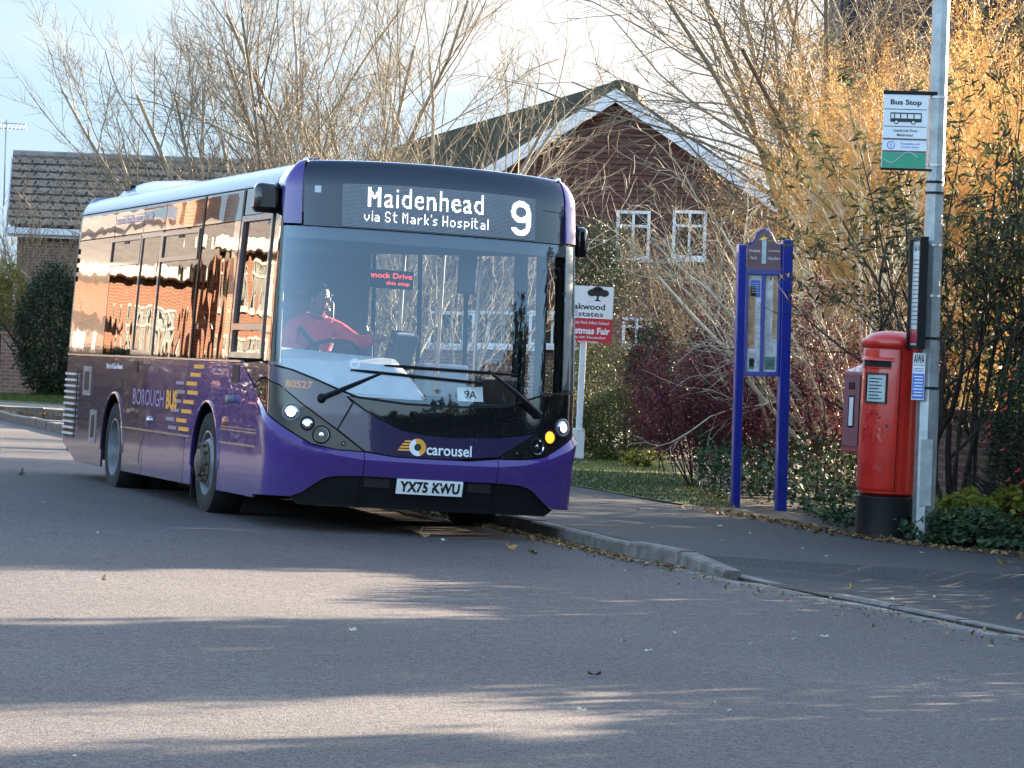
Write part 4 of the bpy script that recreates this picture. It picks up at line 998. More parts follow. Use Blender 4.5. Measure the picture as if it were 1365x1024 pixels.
# notice card
nc = empty('notice_card', 'small blue and white notice tied to the post below the timetable case', 'notice', (LX-.055, LY-.12, lz+1.22), (0, R(.8), R(-14)))
mb = MB(); mb.bb((-.09, -.004, 0), (.012, .004, .385)); mb.build('card', m_signw, nc)
mb = MB(); mb.bb((-.087, -.0065, .01), (.009, -.0045, .215)); mb.build('blue_field', m_sblue, nc)
mb = MB(); flat_text(mb, 'AWA', .088, .075, -.039, .335, -.0055, .03); mb.bb((-.085, -.006, .283), (.007, -.0045, .287)); mb.build('notice_lettering', m_ink, nc, fix=False)
mb = MB(); [mb.bb((-.078+.008*(k % 2), -.0085, .03+.026*k), (0, -.007, .040+.026*k)) for k in range(7)]; mb.build('notice_lines', m_signw, nc)
mb = MB(); [mb.bb((-.08, -.0065, .235+.018*k), (.0, -.005, .240+.018*k)) for k in range(2)]; mb.build('notice_blue_lines', m_sblue, nc)
# pillar box
PX, PY = 3.13, 28.98
pz = ground_z(PX)
pb = empty('pillar_box', 'red cast iron pillar box on a black plinth beside the lamp post', 'post box', (PX, PY, pz), (0, R(1.2), 0))
rr = .232
pb.scale = (1, 1, 1.06)
mb = MB(); mb.lathe([(0, .38), (rr-.03, .38), (rr-.004, .40), (rr, .43), (rr, 1.535), (rr+.004, 1.545), (rr+.008, 1.56), (rr+.008, 1.60), (rr+.0, 1.615), (rr-.03, 1.64), (rr-.09, 1.662), (.07, 1.675), (0, 1.678)], 48); mb.build('body', m_pbox, pb, smooth=40)
mb = MB(); mb.lathe([(0, -.05), (rr+.004, -.05), (rr+.004, .34), (rr+.012, .36), (rr+.012, .37), (rr-.02, .382), (0, .382)], 40); mb.build('plinth', m_plinth, pb, smooth=30)
dc = -R(90)-R(44)                                  # direction the door faces
hw = R(54)
def cyl(a, z, r): return (r*math.cos(a), r*math.sin(a), z)
mb = MB(); ro = rr+.013
prof = [(rr-.005, .415), (ro-.004, .425), (ro, .44), (ro, 1.515), (ro-.004, 1.53), (rr-.005, 1.535)]
mb.lathe(prof, 28, a0=dc-hw, a1=dc+hw); dr = mb.build('door', m_pbox, pb, smooth=40)
mb = MB(); [mb.tube([cyl(a, z, rr+.004) for z in (.42, 1.0, 1.53)], .006, 5) for a in (dc+hw+.015, dc-hw-.015)]; mb.build('door_gap', m_black, pb)
mb = MB(); mb.lathe([(ro+.0, 1.53), (ro+.018, 1.545), (ro+.026, 1.575), (ro+.018, 1.60), (rr, 1.605)], 28, a0=dc-hw, a1=dc+hw); mb.build('cap_hood', m_pbox, pb, smooth=50)
aw = R(33); ac = dc+R(4)
mb = MB(); mb.lathe([(ro+.004, 1.385), (ro+.004, 1.432)], 16, a0=ac-aw, a1=ac+aw); mb.build('letter_slot', m_black, dr)
mb = MB(); mb.lathe([(ro, 1.432), (ro+.022, 1.436), (ro+.020, 1.448), (ro, 1.462)], 16, a0=ac-aw*1.15, a1=ac+aw*1.15); mb.lathe([(ro, 1.372), (ro+.012, 1.376), (ro+.012, 1.384), (ro, 1.386)], 16, a0=ac-aw, a1=ac+aw); mb.build('slot_hood', m_pbox, dr, smooth=50)
pa = ac+R(3)
mb = MB(); w_ = R(20); mb.lathe([(ro+.004, 1.115), (ro+.004, 1.325)], 10, a0=pa-w_, a1=pa+w_); mb.build('collection_plate', m_pale, dr)
mb = MB(); [mb.lathe([(ro+.003, z0), (ro+.012, z0), (ro+.012, z1), (ro+.003, z1)], 10, a0=pa-w_*1.2, a1=pa+w_*1.2) for z0, z1 in ((1.10, 1.115), (1.325, 1.34))]; [mb.tube([cyl(a, z, ro+.007) for z in (1.10, 1.34)], .008, 5) for a in (pa-w_*1.15, pa+w_*1.15)]; mb.build('plate_holder', m_plinth, dr, smooth=40)
mb = MB(); [mb.lathe([(ro+.006, 1.29-.026*k), (ro+.006, 1.298-.026*k)], 8, a0=pa-w_*.75, a1=pa+w_*(.7-.3*(k % 2))) for k in range(7)]; mb.build('plate_lettering', m_ink, dr)
mb = MB()                                           # raised cypher on the door
for txt, z, h, w in (('ROYAL MAIL', .60, .045, .24), ('E R', .86, .14, .24), ('II', .84, .07, .05)):
    V, Fs = text_fit(txt, w, h, .03)
    for dd in (.008,): mb.add([cyl(dc+R(4)+x/ro, z+yy, ro+dd) for x, yy, _ in V], Fs)
mb.build('raised_cypher', m_pbox, dr, smooth=40, fix=False)
mb = MB()
for i in range(14):
    a = i/13; mb.tube([cyl(dc+R(4)+q, .98+.05*math.sin(a*math.pi)+.02*(i % 2), ro+.006) for q in ((a-.5)*.5, (a-.5)*.5+.04)], .009, 5)
mb.build('raised_crown', m_pbox, dr, smooth=40, fix=False)
mb = MB(); mb.tube([cyl(dc+hw*.62, .93, ro), cyl(dc+hw*.62, .93, ro+.012)], .014, 10); mb.build('lock', m_plinth, dr)
# pouch box on its own post behind the pillar box
ux, uy = 2.935, 29.35
ub = empty('pouch_box', 'narrow dull maroon steel storage box on a post behind the pillar box', 'storage box', (ux, uy, ground_z(ux)), (0, R(1.2), R(-36)))
mb = MB(); mb.add([(-.10, -.14, .74), (.10, -.14, .74), (.10, .14, .74), (-.10, .14, .74), (-.10, -.14, 1.42), (.10, -.14, 1.42), (.10, .14, 1.49), (-.10, .14, 1.49)], [(0, 3, 2, 1), (4, 5, 6, 7), (0, 1, 5, 4), (1, 2, 6, 5), (2, 3, 7, 6), (3, 0, 4, 7)]); mb.build('casing', m_pouch, ub, bevel=.012)
mb = MB(); mb.bb((-.09, -.152, .79), (.09, -.138, 1.40)); d_ = mb.build('door', m_pouchf, ub, bevel=.006)
mb = MB(); mb.bb((-.035, -.158, .95), (.02, -.152, 1.22)); mb.build('label_holder', m_black, d_)
mb = MB(); mb.bb((-.026, -.160, .965), (.011, -.1575, 1.205)); mb.build('white_label', m_signw, d_)
mb = MB(); [mb.bb((-.04+.022*k, -.156, 1.27), (-.026+.022*k, -.152, 1.33)) for k in range(3)]; mb.bb((.066, -.156, .80), (.074, -.151, 1.39)); mb.build('door_vent', m_black, d_)
mb = MB(); mb.tube([(0, .10, 0), (0, .10, .76)], .038, 10); mb.build('support_post', m_strap, ub, smooth=50)
# blue community notice board
n0, n1 = Vector((2.20, 33.70)), Vector((2.63, 33.60))
nbz = ground_z(2.4)
na = math.atan2(n1.y-n0.y, n1.x-n0.x)
nb = empty('notice_board', 'tall blue framed notice board with a maroon arched heading on two posts', 'notice board', (n0.x, n0.y, nbz), (0, R(-.4), R(0)))
# posts are deep sections turned so their sides show
def nbp(x, y): return (x, y)
wd = .44
for x, h in ((0, 2.60), (wd, 2.66)):
    mb = MB(); mb.box((x, 0, h/2-.03), (.08 if x == 0 else .105, .085, h+.06), rot=(0, 0, R(14))); mb.build('post', m_blue, nb, bevel=.008)
A_ = R(3)
mb = MB(); y0, y1 = -.03, .03
zb, zt = 1.33, 2.36
mb.bb((.05, y0, zb), (wd-.05, y1, zb+.045)); mb.bb((.05, y0, zt-.045), (wd-.05, y1, zt)); mb.bb((.05, y0, zb+.045), (.075, y1, zt-.045)); mb.bb((wd-.075, y0, zb+.045), (wd-.05, y1, zt-.045)); mb.bb((wd/2-.018, y0, zb+.045), (wd/2+.018, y1, zt-.045)); mb.build('case_frame', m_blue, nb, bevel=.004)
m_post1, m_post2, m_post3 = M_plain('orange_poster', (.85, .42, .22), .6, var=.5, scale=9), M_plain('pale_poster', (.84, .85, .88), .6, var=.35, scale=12), M_plain('green_poster', (.10, .28, .22), .6, var=.4, scale=10)
mb = MB(); mb.bb((.07, .01, zb+.04), (wd-.07, .02, zt-.04)); mb.build('backing', m_post2, nb)
for x0, x1, z0_, z1_, m in ((.08, .15, 1.60, 2.20, m_post1), (.155, .195, 1.75, 2.05, m_post2), (.09, .18, 1.42, 1.58, m_signw), (.25, .31, 1.55, 2.10, m_post2), (.315, .36, 1.7, 2.3, m_post1), (.25, .35, 1.40, 1.52, m_post3), (.10, .15, 1.40, 1.50, m_post3), (.10, .19, 2.10, 2.26, m_sblue)):
    mb = MB(); mb.bb((x0, .004, z0_), (x1, .009, z1_)); p_ = mb.build('poster', m, nb)
    mb = MB(); [mb.bb((x0+.008, .002, z), (x1-.014, .0035, z+.004)) for z in np.arange(z0_+.04, z1_-.03, .022)]; mb.build('poster_lines', m_ink if m is not m_sblue else m_signw, p_)
for a, b in ((.075, wd/2-.018), (wd/2+.018, wd-.075)):
    mb = MB(); mb.bb((a, -.022, zb+.045), (b, -.018, zt-.045)); mb.build('pane', M_glass('board_glass', (.95, .95, .95), 1.22), nb)
hz = 2.37; top = [(.055, 2.60), (.11, 2.61), (.13, 2.64), (.155, 2.70), (.19, 2.735), (.22, 2.745), (.25, 2.735), (.285, 2.70), (.31, 2.64), (.33, 2.61), (wd-.055, 2.60)]
mb = MB(); mb.prism([(.055, hz), (wd-.055, hz)]+top[::-1], -.02, .02, lambda a, b, d: (a, d, b)); hd = mb.build('heading', m_maroon, nb, bevel=.004)
mb = MB(); mb.tube([(a, -.005, b+.006) for a, b in top], .014, 6); mb.build('heading_edge', m_blue, hd, smooth=50)
mb = MB(); mb.bb((.05, -.028, 2.355), (wd-.05, .0, 2.39)); mb.build('heading_rail', m_maroon, hd)
mb = MB(); mb.bb((.196, -.027, 2.42), (.238, -.02, 2.68)); mb.build('plaque', m_pale, hd)
mb = MB()
for t, cx, cz, w in (('Woodlands', .125, 2.545, .11), ('Park', .12, 2.475, .06), ('Community', .315, 2.545, .11), ('Notice Board', .315, 2.475, .12)): flat_text(mb, t, w, .030, cx, cz, -.0215, .02)
mb.build('heading_lettering', m_gold, hd, fix=False)
# estate agent's board
ex, ey = .93, 47.6
eb = empty('estate_agent_board', 'white post with a white board and red fair panel, half hidden behind the bus', 'sign board', (ex, ey, G(ex)+.11), (0, R(1.0), R(8)))
mb = MB(); mb.bb((-.04, -.035, -.1), (.04, .035, 2.15)); mb.build('post', m_postw, eb, bevel=.006)
mb = MB(); mb.bb((-.075, -.055, -.1), (.075, -.036, .42)); mb.bb((-.075, .036, -.1), (.075, .055, .42)); mb.bb((.041, -.036, -.1), (.075, .036, .42)); mb.build('post_stub', m_postw, eb, bevel=.004)
mb = MB(); mb.bb((-.40, -.05, 1.93), (.38, -.036, 2.37)); wb = mb.build('white_panel', m_signw, eb)
mb = MB(); mb.bb((-.40, -.062, 1.60), (.38, -.051, 1.925)); rb = mb.build('red_panel', m_signred, eb)
mb = MB(); flat_text(mb, 'Oakwood', .54, .085, .0, 2.09, -.053, .02); flat_text(mb, 'Estates', .42, .07, .04, 1.99, -.053, .01)
mb.add([(.10, -.053, 2.17), (.22, -.053, 2.17), (.175, -.053, 2.19), (.172, -.053, 2.26), (.148, -.053, 2.26), (.145, -.053, 2.19)], [(0, 1, 2, 3, 4, 5)])
for cx, cz, r in ((.16, 2.30, .09), (.08, 2.28, .065), (.25, 2.28, .065), (.16, 2.32, .05)):
    A = np.linspace(0, 2*math.pi, 21); mb.add([(cx+r*math.cos(a), -.0525-.0003*cx, cz+r*.75*math.sin(a)) for a in A[:-1]], [tuple(range(20))])
mb.build('board_lettering', m_ink, wb, fix=False)
mb = MB(); flat_text(mb, 'Christmas Fair', .70, .095, 0, 1.76, -.0645, .035); flat_text(mb, 'Woodlands Park Infant School', .66, .04, 0, 1.87, -.0645, .012); flat_text(mb, 'Saturday 6th December', .6, .042, 0, 1.665, -.0645, .012); flat_text(mb, 'All welcome', .4, .035, 0, 1.61, -.0645, .01); mb.build('panel_lettering', m_signw, rb, fix=False)

# ================================================================== BUILDINGS
m_br_red = M_brick('dark_red_brick', (.21, .075, .05), (.15, .055, .04), (.26, .21, .17))
m_br_sun = M_brick('orange_red_brick', (.33, .105, .038), (.24, .072, .03), (.30, .22, .15), mort=.011)
m_br_wall = M_brick('buff_red_brick', (.30, .15, .10), (.22, .11, .08), (.30, .26, .21))
m_tile = M_plain('brown_concrete_tile', (.21, .175, .15), .9, var=.4, scale=3, bumpd=.004, bscale=30)
def M_tiles(name, c1, c2, gap, bw, bh):
    m = M_brick(name, c1, c2, gap, 1, bw, bh, .9, .03)
    return m
m_tile2 = M_tiles('brown_roll_tile', (.42, .33, .255), (.28, .22, .17), (.055, .045, .04), .33, .215)  # dark gap colour stands in for shade between the tile courses
m_slate = M_plain('dark_tile', (.038, .036, .042), .85, var=.4, scale=3, bumpd=.004, bscale=20)
m_mosstile = M_plain('mossy_grey_tile', (.075, .072, .050), .9, var=.45, scale=2, bumpd=.005, bscale=20)
m_clad = M_plain('red_brown_tile_hanging', (.090, .032, .022), .75, var=.3, scale=5)
m_upvc = M_plain('white_upvc', (.74, .75, .77), .35, var=.04)
m_cream = M_plain('cream_frame', (.36, .33, .27), .5)
m_win = M_glass('window_glass', (.10, .11, .12), 1.55, wav=.004, wscale=1)
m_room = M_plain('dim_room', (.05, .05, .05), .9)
m_curt = M_plain('net_curtain', (.5, .48, .44), .9)
def roof_grid(O, U, Vv, nu, nv, mat_, name, parent, wave=.035, step=.03):
    """tiled slope: O corner, U along the eaves, Vv up the slope; rolled tiles with stepped courses"""
    O, U, Vv = np.array(O, float), np.array(U, float), np.array(Vv, float); nn = np.cross(U, Vv); nn /= np.linalg.norm(nn)
    if nn[2] < 0: nn = -nn
    su = np.linspace(0, 1, nu*4+1); hgt = wave*np.maximum(0, np.cos(su*nu*2*np.pi))
    rows = []
    for j in range(nv):
        for t, h in ((j/nv, step), ((j+1.0)/nv, 0.0)):
            rows.append(O+su[:, None]*U+t*Vv+(hgt+h)[:, None]*nn)
    P = np.array(rows); m, k = P.shape[:2]
    i = np.arange(m-1)[:, None]*k+np.arange(k-1)[None, :]
    Fc = np.stack([i, i+1, i+k+1, i+k], -1).reshape(-1, 4)
    return raw_mesh(name, P.reshape(-1, 3), Fc, mat_, parent)
def window(parent, c, w, h, axis, mullions=(.5,), transom=None, sill=True, out=-1, fm=None, bm=None):
    """axis 'x': the wall runs along x and faces y*out; axis 'y': runs along y and faces x*out"""
    def P(a, d, z): return (c[0]+a, c[1]+d*out, c[2]+z) if axis == 'x' else (c[0]+d*out, c[1]+a, c[2]+z)
    def bx(mb, a0, a1, d0, d1, z0, z1):
        p, q = P(a0, d0, z0), P(a1, d1, z1); mb.bb([min(p[i], q[i]) for i in range(3)], [max(p[i], q[i]) for i in range(3)])
    fr = MB(); t = .065
    bx(fr, -w/2, w/2, .0, .06, 0, t); bx(fr, -w/2, w/2, .0, .06, h-t, h); bx(fr, -w/2, -w/2+t, 0, .06, t, h-t); bx(fr, w/2-t, w/2, 0, .06, t, h-t)
    for m in mullions: bx(fr, -w/2+w*m-t*.4, -w/2+w*m+t*.4, 0, .055, t, h-t)
    if transom: bx(fr, -w/2+t, w/2-t, 0, .05, h*transom-t*.4, h*transom+t*.4)
    f = fr.build('window', fm or m_upvc, parent)
    g_ = MB(); bx(g_, -w/2+t, w/2-t, .012, .02, t, h-t); g_.build('pane', m_clear if bm else m_win, f)
    g_ = MB(); bx(g_, -w/2+t, w/2-t, .003, .006, t, h-t); g_.build('blind', bm or m_room, f)  # flat dark sheet stands for the unlit room unless a curtain is given
    if sill: s = MB(); bx(s, -w/2-.08, w/2+.08, .0, .12, -.07, -.005); s.build('sill', fm or m_upvc, f)
    return f
def gable_house(name, label, loc, rot, w, d, eave, rise, wall_m, roof_m, clad=None, over=.35, cat='house', tile=(0, 0), barge=True, group=None):
    """ridge along local y, gable faces -y; front gable centred on x=0"""
    t = empty(name, label, cat, loc, (0, 0, rot), group); hw = w/2
    mb = MB(); mb.add([(-hw, 0, -.3), (hw, 0, -.3), (hw, d, -.3), (-hw, d, -.3), (-hw, 0, eave), (hw, 0, eave), (hw, d, eave), (-hw, d, eave), (0, 0, eave+rise), (0, d, eave+rise)],
        [(0, 1, 5, 8, 4), (2, 3, 7, 9, 6), (1, 2, 6, 5), (3, 0, 4, 7)]); mb.build('wall', wall_m, t)
    k = rise/hw; ov = .45; L_ = math.hypot(hw+ov, (hw+ov)*k)
    for s in (-1, 1):
        if tile[0]: rf = roof_grid((s*(hw+ov), -over, eave-ov*k+.06), (0, d+2*over, 0), (-s*(hw+ov), 0, (hw+ov)*k), tile[0], tile[1], roof_m, 'roof', t)
        else:
            mb = MB(); mb.prism([(0, eave+rise+.02), (s*(hw+ov), eave-ov*k+.02), (s*(hw+ov), eave-ov*k+.10), (0, eave+rise+.10)], -over, d+over, lambda a, b, q: (a, q, b)); mb.build('roof', roof_m, t)
        if barge:
            mb = MB(); mb.prism([(0, eave+rise+.03), (s*(hw+ov), eave-ov*k+.03), (s*(hw+ov), eave-ov*k-.26), (0, eave+rise-.26)], -over-.03, -over, lambda a, b, q: (a, q, b)); mb.build('bargeboard', m_upvc, t)
            mb = MB(); mb.prism([(0, eave+rise-.24), (s*(hw+ov-.03), eave-ov*k-.24), (s*(hw+ov-.03), eave-ov*k-.20), (0, eave+rise-.20)], -over, .0, lambda a, b, q: (a, q, b)); mb.build('soffit', m_upvc, t)
            mb = MB(); mb.bb((s*(hw+ov)-.06, -over, eave-ov*k-.15), (s*(hw+ov)+.08, d+over, eave-ov*k-.0)); mb.build('gutter', m_upvc, t)
    mb = MB(); mb.tube([(0, -over, eave+rise+.09), (0, d+over, eave+rise+.09)], .13, 8); mb.build('ridge_tiles', roof_m, t, smooth=40)
    if clad is not None:
        mb = MB(); z = clad
        while z < eave+rise-.1:
            def half(zz): return hw if zz <= eave else hw*(1-(zz-eave)/rise)
            a, b = half(z), max(.02, half(z+.115))
            mb.add([(-a, -.055, z), (a, -.055, z), (b, -.02, z+.118), (-b, -.02, z+.118), (-a, -.015, z), (a, -.015, z)], [(0, 1, 2, 3), (4, 5, 1, 0)]); z += .115
        mb.build('tile_hanging', m_clad, t, fix=False)
    return t
# house with the cladded gable behind the bus
hx = at(828, 130, 74)
h1 = gable_house('gable_house', 'red brown house with a clad gable and white bargeboards behind the bus', (hx.x-.1, 74, G(3)+.1), R(-4), 8.2, 11, 4.55, 2.65, m_br_red, m_mosstile, clad=2.55)
ap = h1.matrix_basis.inverted() @ at(828, 106, 78); lf_ = h1.matrix_basis.inverted() @ at(492, 204, 78); dz_ = (ap.z-lf_.z)/(ap.x-lf_.x)
mb = MB(); mb.prism([(ap.x, ap.z), (lf_.x, lf_.z), (lf_.x, lf_.z-1.2), (ap.x+.4, lf_.z-1.2), (ap.x+.4, ap.z-.4*dz_)], 4, 11.4, lambda a, b, q: (a, q, b)); mb.build('roof', m_mosstile, h1)
for px, py, w, h in ((843, 345, .72, 1.02), (918, 345, .72, 1.02), (848, 462, .62, .62)):
    q = at(px, py, 73.9); l = h1.matrix_basis.inverted() @ q; window(h1, (l.x, -.06, l.z), w, h, 'x', (.5,) if h > .8 else (.5,), .68)
for px, w in ((600, 1.0), (668, 1.7), (735, 1.0)):
    q = at(px, 462, 73.9); l = h1.matrix_basis.inverted() @ q; window(h1, (l.x, -.06, l.z), w, .75, 'x', (.5,) if w < 1.5 else (.33, .67))
# tiled house at the far left
l0 = at(30, 210, 92)
lh = empty('tiled_house', 'brick house with a brown tiled roof and white gutter at the left', 'house', (l0.x, 92, G(-9)+.1), (0, 0, R(7)))
rz = l0.z-lh.location.z; ez = at(100, 300, 88).z-lh.location.z
mb = MB(); mb.add([(.0, -3.4, -.3), (16, -3.4, -.3), (16, 3.4, -.3), (0, 3.4, -.3), (0, -3.4, ez), (16, -3.4, ez), (16, 3.4, ez), (0, 3.4, ez), (0, 0, rz-.2), (16, 0, rz-.2)], [(0, 1, 5, 4), (1, 2, 6, 9, 5), (2, 3, 7, 6), (3, 0, 4, 8, 7)]); mb.build('wall', m_br_red, lh)
roof_grid((-.25, -3.75, ez-.12), (16.5, 0, 0), (0, 3.75, rz-ez+.12), 50, 15, m_tile2, 'roof', lh, wave=.09, step=.07)
roof_grid((-.25, 3.75, ez-.12), (16.5, 0, 0), (0, -3.75, rz-ez+.12), 50, 15, m_tile2, 'roof', lh, wave=.09, step=.07)
mb = MB(); mb.tube([(-.25, 0, rz+.06), (16.2, 0, rz+.06)], .13, 8); mb.build('ridge_tiles', m_tile, lh, smooth=40)
for s in (-1, 1):
    mb = MB(); mb.prism([(0, rz-.0), (s*3.75, ez-.12), (s*3.75, ez-.34), (0, rz-.24)], -.30, -.26, lambda a, b, q: (q, a, b)); mb.build('bargeboard', m_upvc, lh)
mb = MB(); mb.bb((-.25, -3.88, ez-.26), (16.2, -3.72, ez-.10)); mb.bb((-.25, -3.74, ez-.34), (16.2, -3.70, ez-.1)); mb.build('gutter', m_upvc, lh)
for x in (3.2, 7.5, 11.5): window(lh, (x, -3.42, ez-1.5), 1.3, 1.1, 'x', (.5,), None)
q = at(9, 235, 93)
an = empty('tv_aerial', 'thin rooftop television aerial on a pole above the far left roof', 'aerial', (q.x, 92.6, q.z-.2))
hz_ = at(9, 160, 92.6).z-q.z
mb = MB(); mb.tube([(0, 0, -.6), (0, 0, hz_+.2)], .022, 6); mb.build('mast', m_galv, an)
mb = MB()
for z in (hz_-.02, hz_+.12): mb.tube([(-.15, 0, z), (.55, -.12, z-.03)], .012, 5)
for k in range(6): mb.tube([(-.05+.11*k, -.2-.02*k, hz_-.06), (-.05+.11*k, .22-.02*k, hz_+.10)], .008, 4)
mb.tube([(-.15, -.2, hz_+.2), (-.15, .2, hz_-.08)], .012, 4); mb.tube([(-.15, -.2, hz_-.08), (-.15, .2, hz_+.2)], .012, 4); mb.build('antenna', m_galv, an)
# dark house at the top right
q = at(1124, 100, 105)
h3 = empty('dark_house', 'tall dark roofed house rising behind the golden shrub at the right', 'house', (q.x, 105, G(8)+.1))
mb = MB(); mb.bb((0, 0, -.3), (12, 9, 8.6)); mb.build('wall', m_br_red, h3)
roof_grid((-.0, -.4, 8.5), (12.4, 0, 0), (0, 3.6, 7.6), 40, 24, m_slate, 'roof', h3, wave=.05, step=.05)
mb = MB(); mb.add([(0.02, -.4, 8.45), (0.02, 3.2, 16.1), (0.02, 9.4, 8.4)], [(0, 1, 2)]); mb.build('gable', m_slate, h3); mb = MB(); mb.add([(0, 9.4, 8.5), (12.4, 9.4, 8.5), (12.4, 3.2, 16.1), (0, 3.2, 16.1)], [(0, 1, 2, 3)]); mb.build('roof', m_slate, h3)
for x in (2.2, 5.6): window(h3, (x, -.0, 6.4), 1.2, 1.2, 'x')
# sunlit terrace out to the left, seen mirrored along the side of the bus
for k, (yy, hgt) in enumerate(((45.2, 4.5), (53.4, 4.3), (61.6, 3.6), (69.8, 3.6))):
    th = empty('brick_house', ['sunlit orange brick house mirrored in the rear quarter of the bus', 'sunlit orange brick house mirrored in the middle windows of the bus', 'sunlit orange brick house mirrored beside the cab of the bus', 'sunlit orange brick house farthest along the row beyond the junction'][[2, 1, 0, 3][k]], 'house', (-19.3, yy, G(-9)+.1), (0, 0, R(2)), group='sunlit brick houses facing the junction')
    mb = MB(); mb.bb((-7, -3.9, -.3), (0, 3.9, hgt)); mb.build('wall', m_br_sun, th)
    mb = MB(); mb.add([(0.45, -4.0, hgt-.05), (.45, 4.0, hgt-.05), (-3.5, 4.0, hgt+1.55), (-3.5, -4.0, hgt+1.55), (-7.45, -4.0, hgt-.05), (-7.45, 4.0, hgt-.05)], [(0, 1, 2, 3), (3, 2, 5, 4), (0, 3, 4), (1, 5, 2)]); mb.build('roof', m_tile, th)
    mb = MB(); mb.bb((.02, -4.0, hgt-.30), (.5, 4.0, hgt-.06)); mb.build('fascia', m_cream, th)
    for y, z, w, h in (((-2.4, .85, 1.7, 1.3), (-2.4, 2.75, 1.5, 1.1), (2.3, 2.75, 1.5, 1.1), (2.6, .85, 1.5, 1.3)) if hgt > 4 else ((-2.4, 1.0, 1.9, 1.7), (2.6, 1.2, 1.7, 1.5))): window(th, (.0, y, z), w, h, 'y', (.33, .67), .72, out=1, fm=m_cream, bm=m_curt)
    mb = MB(); mb.bb((0, -.0, 0), (.07, 1.0, 2.05)); d_ = mb.build('door', m_blue if k % 2 else m_upvc, th); mb = MB(); mb.tube([(.07, .85, 1.0), (.12, .85, 1.0)], .02, 6); mb.build('handle', m_strap, d_)
    mb = MB(); mb.bb((0.02, -.3, 2.25), (.9, 1.3, 2.4)); mb.build('porch_roof', m_tile, th); mb = MB(); mb.bb((-3.9, 3.0, hgt+1.1), (-3.1, 3.8, hgt+2.4)); mb.build('chimney', m_br_sun, th)
# brick pier and low walls
q = at(30, 520, 71)
def wall_thing(name, label, pts, h, th, m, base=None):
    mb = MB(); (x0, y0), (x1, y1) = pts; L_ = math.hypot(x1-x0, y1-y0)
    t = empty(name, label, 'wall', (x0, y0, G(x0)+.08), (0, 0, math.atan2(y1-y0, x1-x0)))
    mb.bb((0, -th/2, -.2), (L_, th/2, h)); mb.build('brickwork', m, t); mb = MB(); mb.bb((-.02, -th/2-.03, h), (L_+.02, th/2+.03, h+.06)); mb.build('coping', m, t, bevel=.01); return t
wall_thing('garden_wall', 'low brick garden wall end beside the dark ivy hedge at the left', ((q.x-.45, 71.2), (q.x+.3, 71.0)), 1.25, .25, m_br_wall)
wall_thing('garden_wall', 'brick garden wall behind the berried shrub and lamp post', ((3.9, 32.6), (9.5, 30.0)), 1.05, .22, m_br_wall)
# ================================================================== PLANTS
b_pale = M_bark('pale_bark', (.31, .262, .195), (.17, .14, .10))
b_grey = M_bark('grey_brown_bark', (.30, .25, .18), (.16, .13, .095))
b_lit = M_bark('pale_hazel_bark', (.60, .52, .38), (.40, .33, .23))  # hazel bark copy brightened so its branches look sunlit
b_haz = M_bark('hazel_bark', (.24, .19, .12), (.12, .095, .065))
b_tan = M_bark('tan_twigs', (.36, .26, .17), (.20, .14, .09))
b_gold = M_bark('golden_twigs', (.74, .47, .18), (.52, .31, .11))
b_dark = M_bark('dark_bark', (.07, .055, .042), (.032, .026, .022))
b_red = M_bark('dark_red_twigs', (.10, .030, .030), (.05, .018, .02))
lf_gold = M_leaf('golden_leaf', [(0, (.62, .33, .09)), (.5, (.70, .44, .16)), (1, (.46, .27, .09))], .4)
lf_dark = M_leaf('dark_grey_green_leaf', [(0, (.018, .022, .014)), (.5, (.045, .053, .028)), (.82, (.10, .105, .045)), (1, (.20, .18, .06))], .25, .75)
lf_ivy = M_leaf('ivy_leaf', [(0, (.018, .034, .016)), (.6, (.04, .075, .03)), (.88, (.06, .09, .038)), (1, (.11, .12, .05))], .15, .65)
lf_hedge = M_leaf('hedge_leaf', [(0, (.03, .045, .014)), (.6, (.062, .080, .022)), (1, (.12, .12, .035))], .3)
lf_hedge2 = M_leaf('yellow_hedge_leaf', [(0, (.07, .085, .018)), (.5, (.16, .14, .03)), (1, (.32, .24, .05))], .35)
lf_bush = M_leaf('deep_green_leaf', [(0, (.012, .022, .012)), (.6, (.026, .045, .02)), (1, (.06, .085, .035))], .25)
lf_lime = M_leaf('yellow_green_leaf', [(0, (.09, .13, .02)), (.5, (.20, .22, .03)), (1, (.36, .31, .05))], .45)
lf_purple = M_leaf('purple_red_leaf', [(0, (.075, .016, .026)), (.6, (.15, .028, .045)), (.9, (.22, .055, .06)), (1, (.26, .13, .06))], .3)
lf_brown = M_leaf('dead_leaf', [(0, (.10, .055, .025)), (.5, (.22, .13, .06)), (1, (.40, .27, .12))], .15, .7)
lf_berry = M_plain('red_berry', (.50, .045, .02), .3, coat=.4)
lf_conifer = M_leaf('conifer_needles', [(0, (.014, .024, .014)), (.6, (.03, .048, .024)), (1, (.055, .075, .035))], .15)
lf_grass = M_leaf('grass_blade', [(0, (.04, .065, .016)), (.6, (.065, .095, .022)), (1, (.10, .115, .035))], .25, .8)
def gpos(px, D, dz=.105):
    x = at(px, 500, D).x; return (x, D, G(x)+dz)
def tree(name, label, cat, base, seed, P, L, r, bark, d0=(0, 0, 1), group=None, thick=1):
    rng = random.Random(seed); out = []; grow(out, rng, base, d0, L, r, 0, P)
    return woody(name, label, cat, base, out, bark, group, thick), out
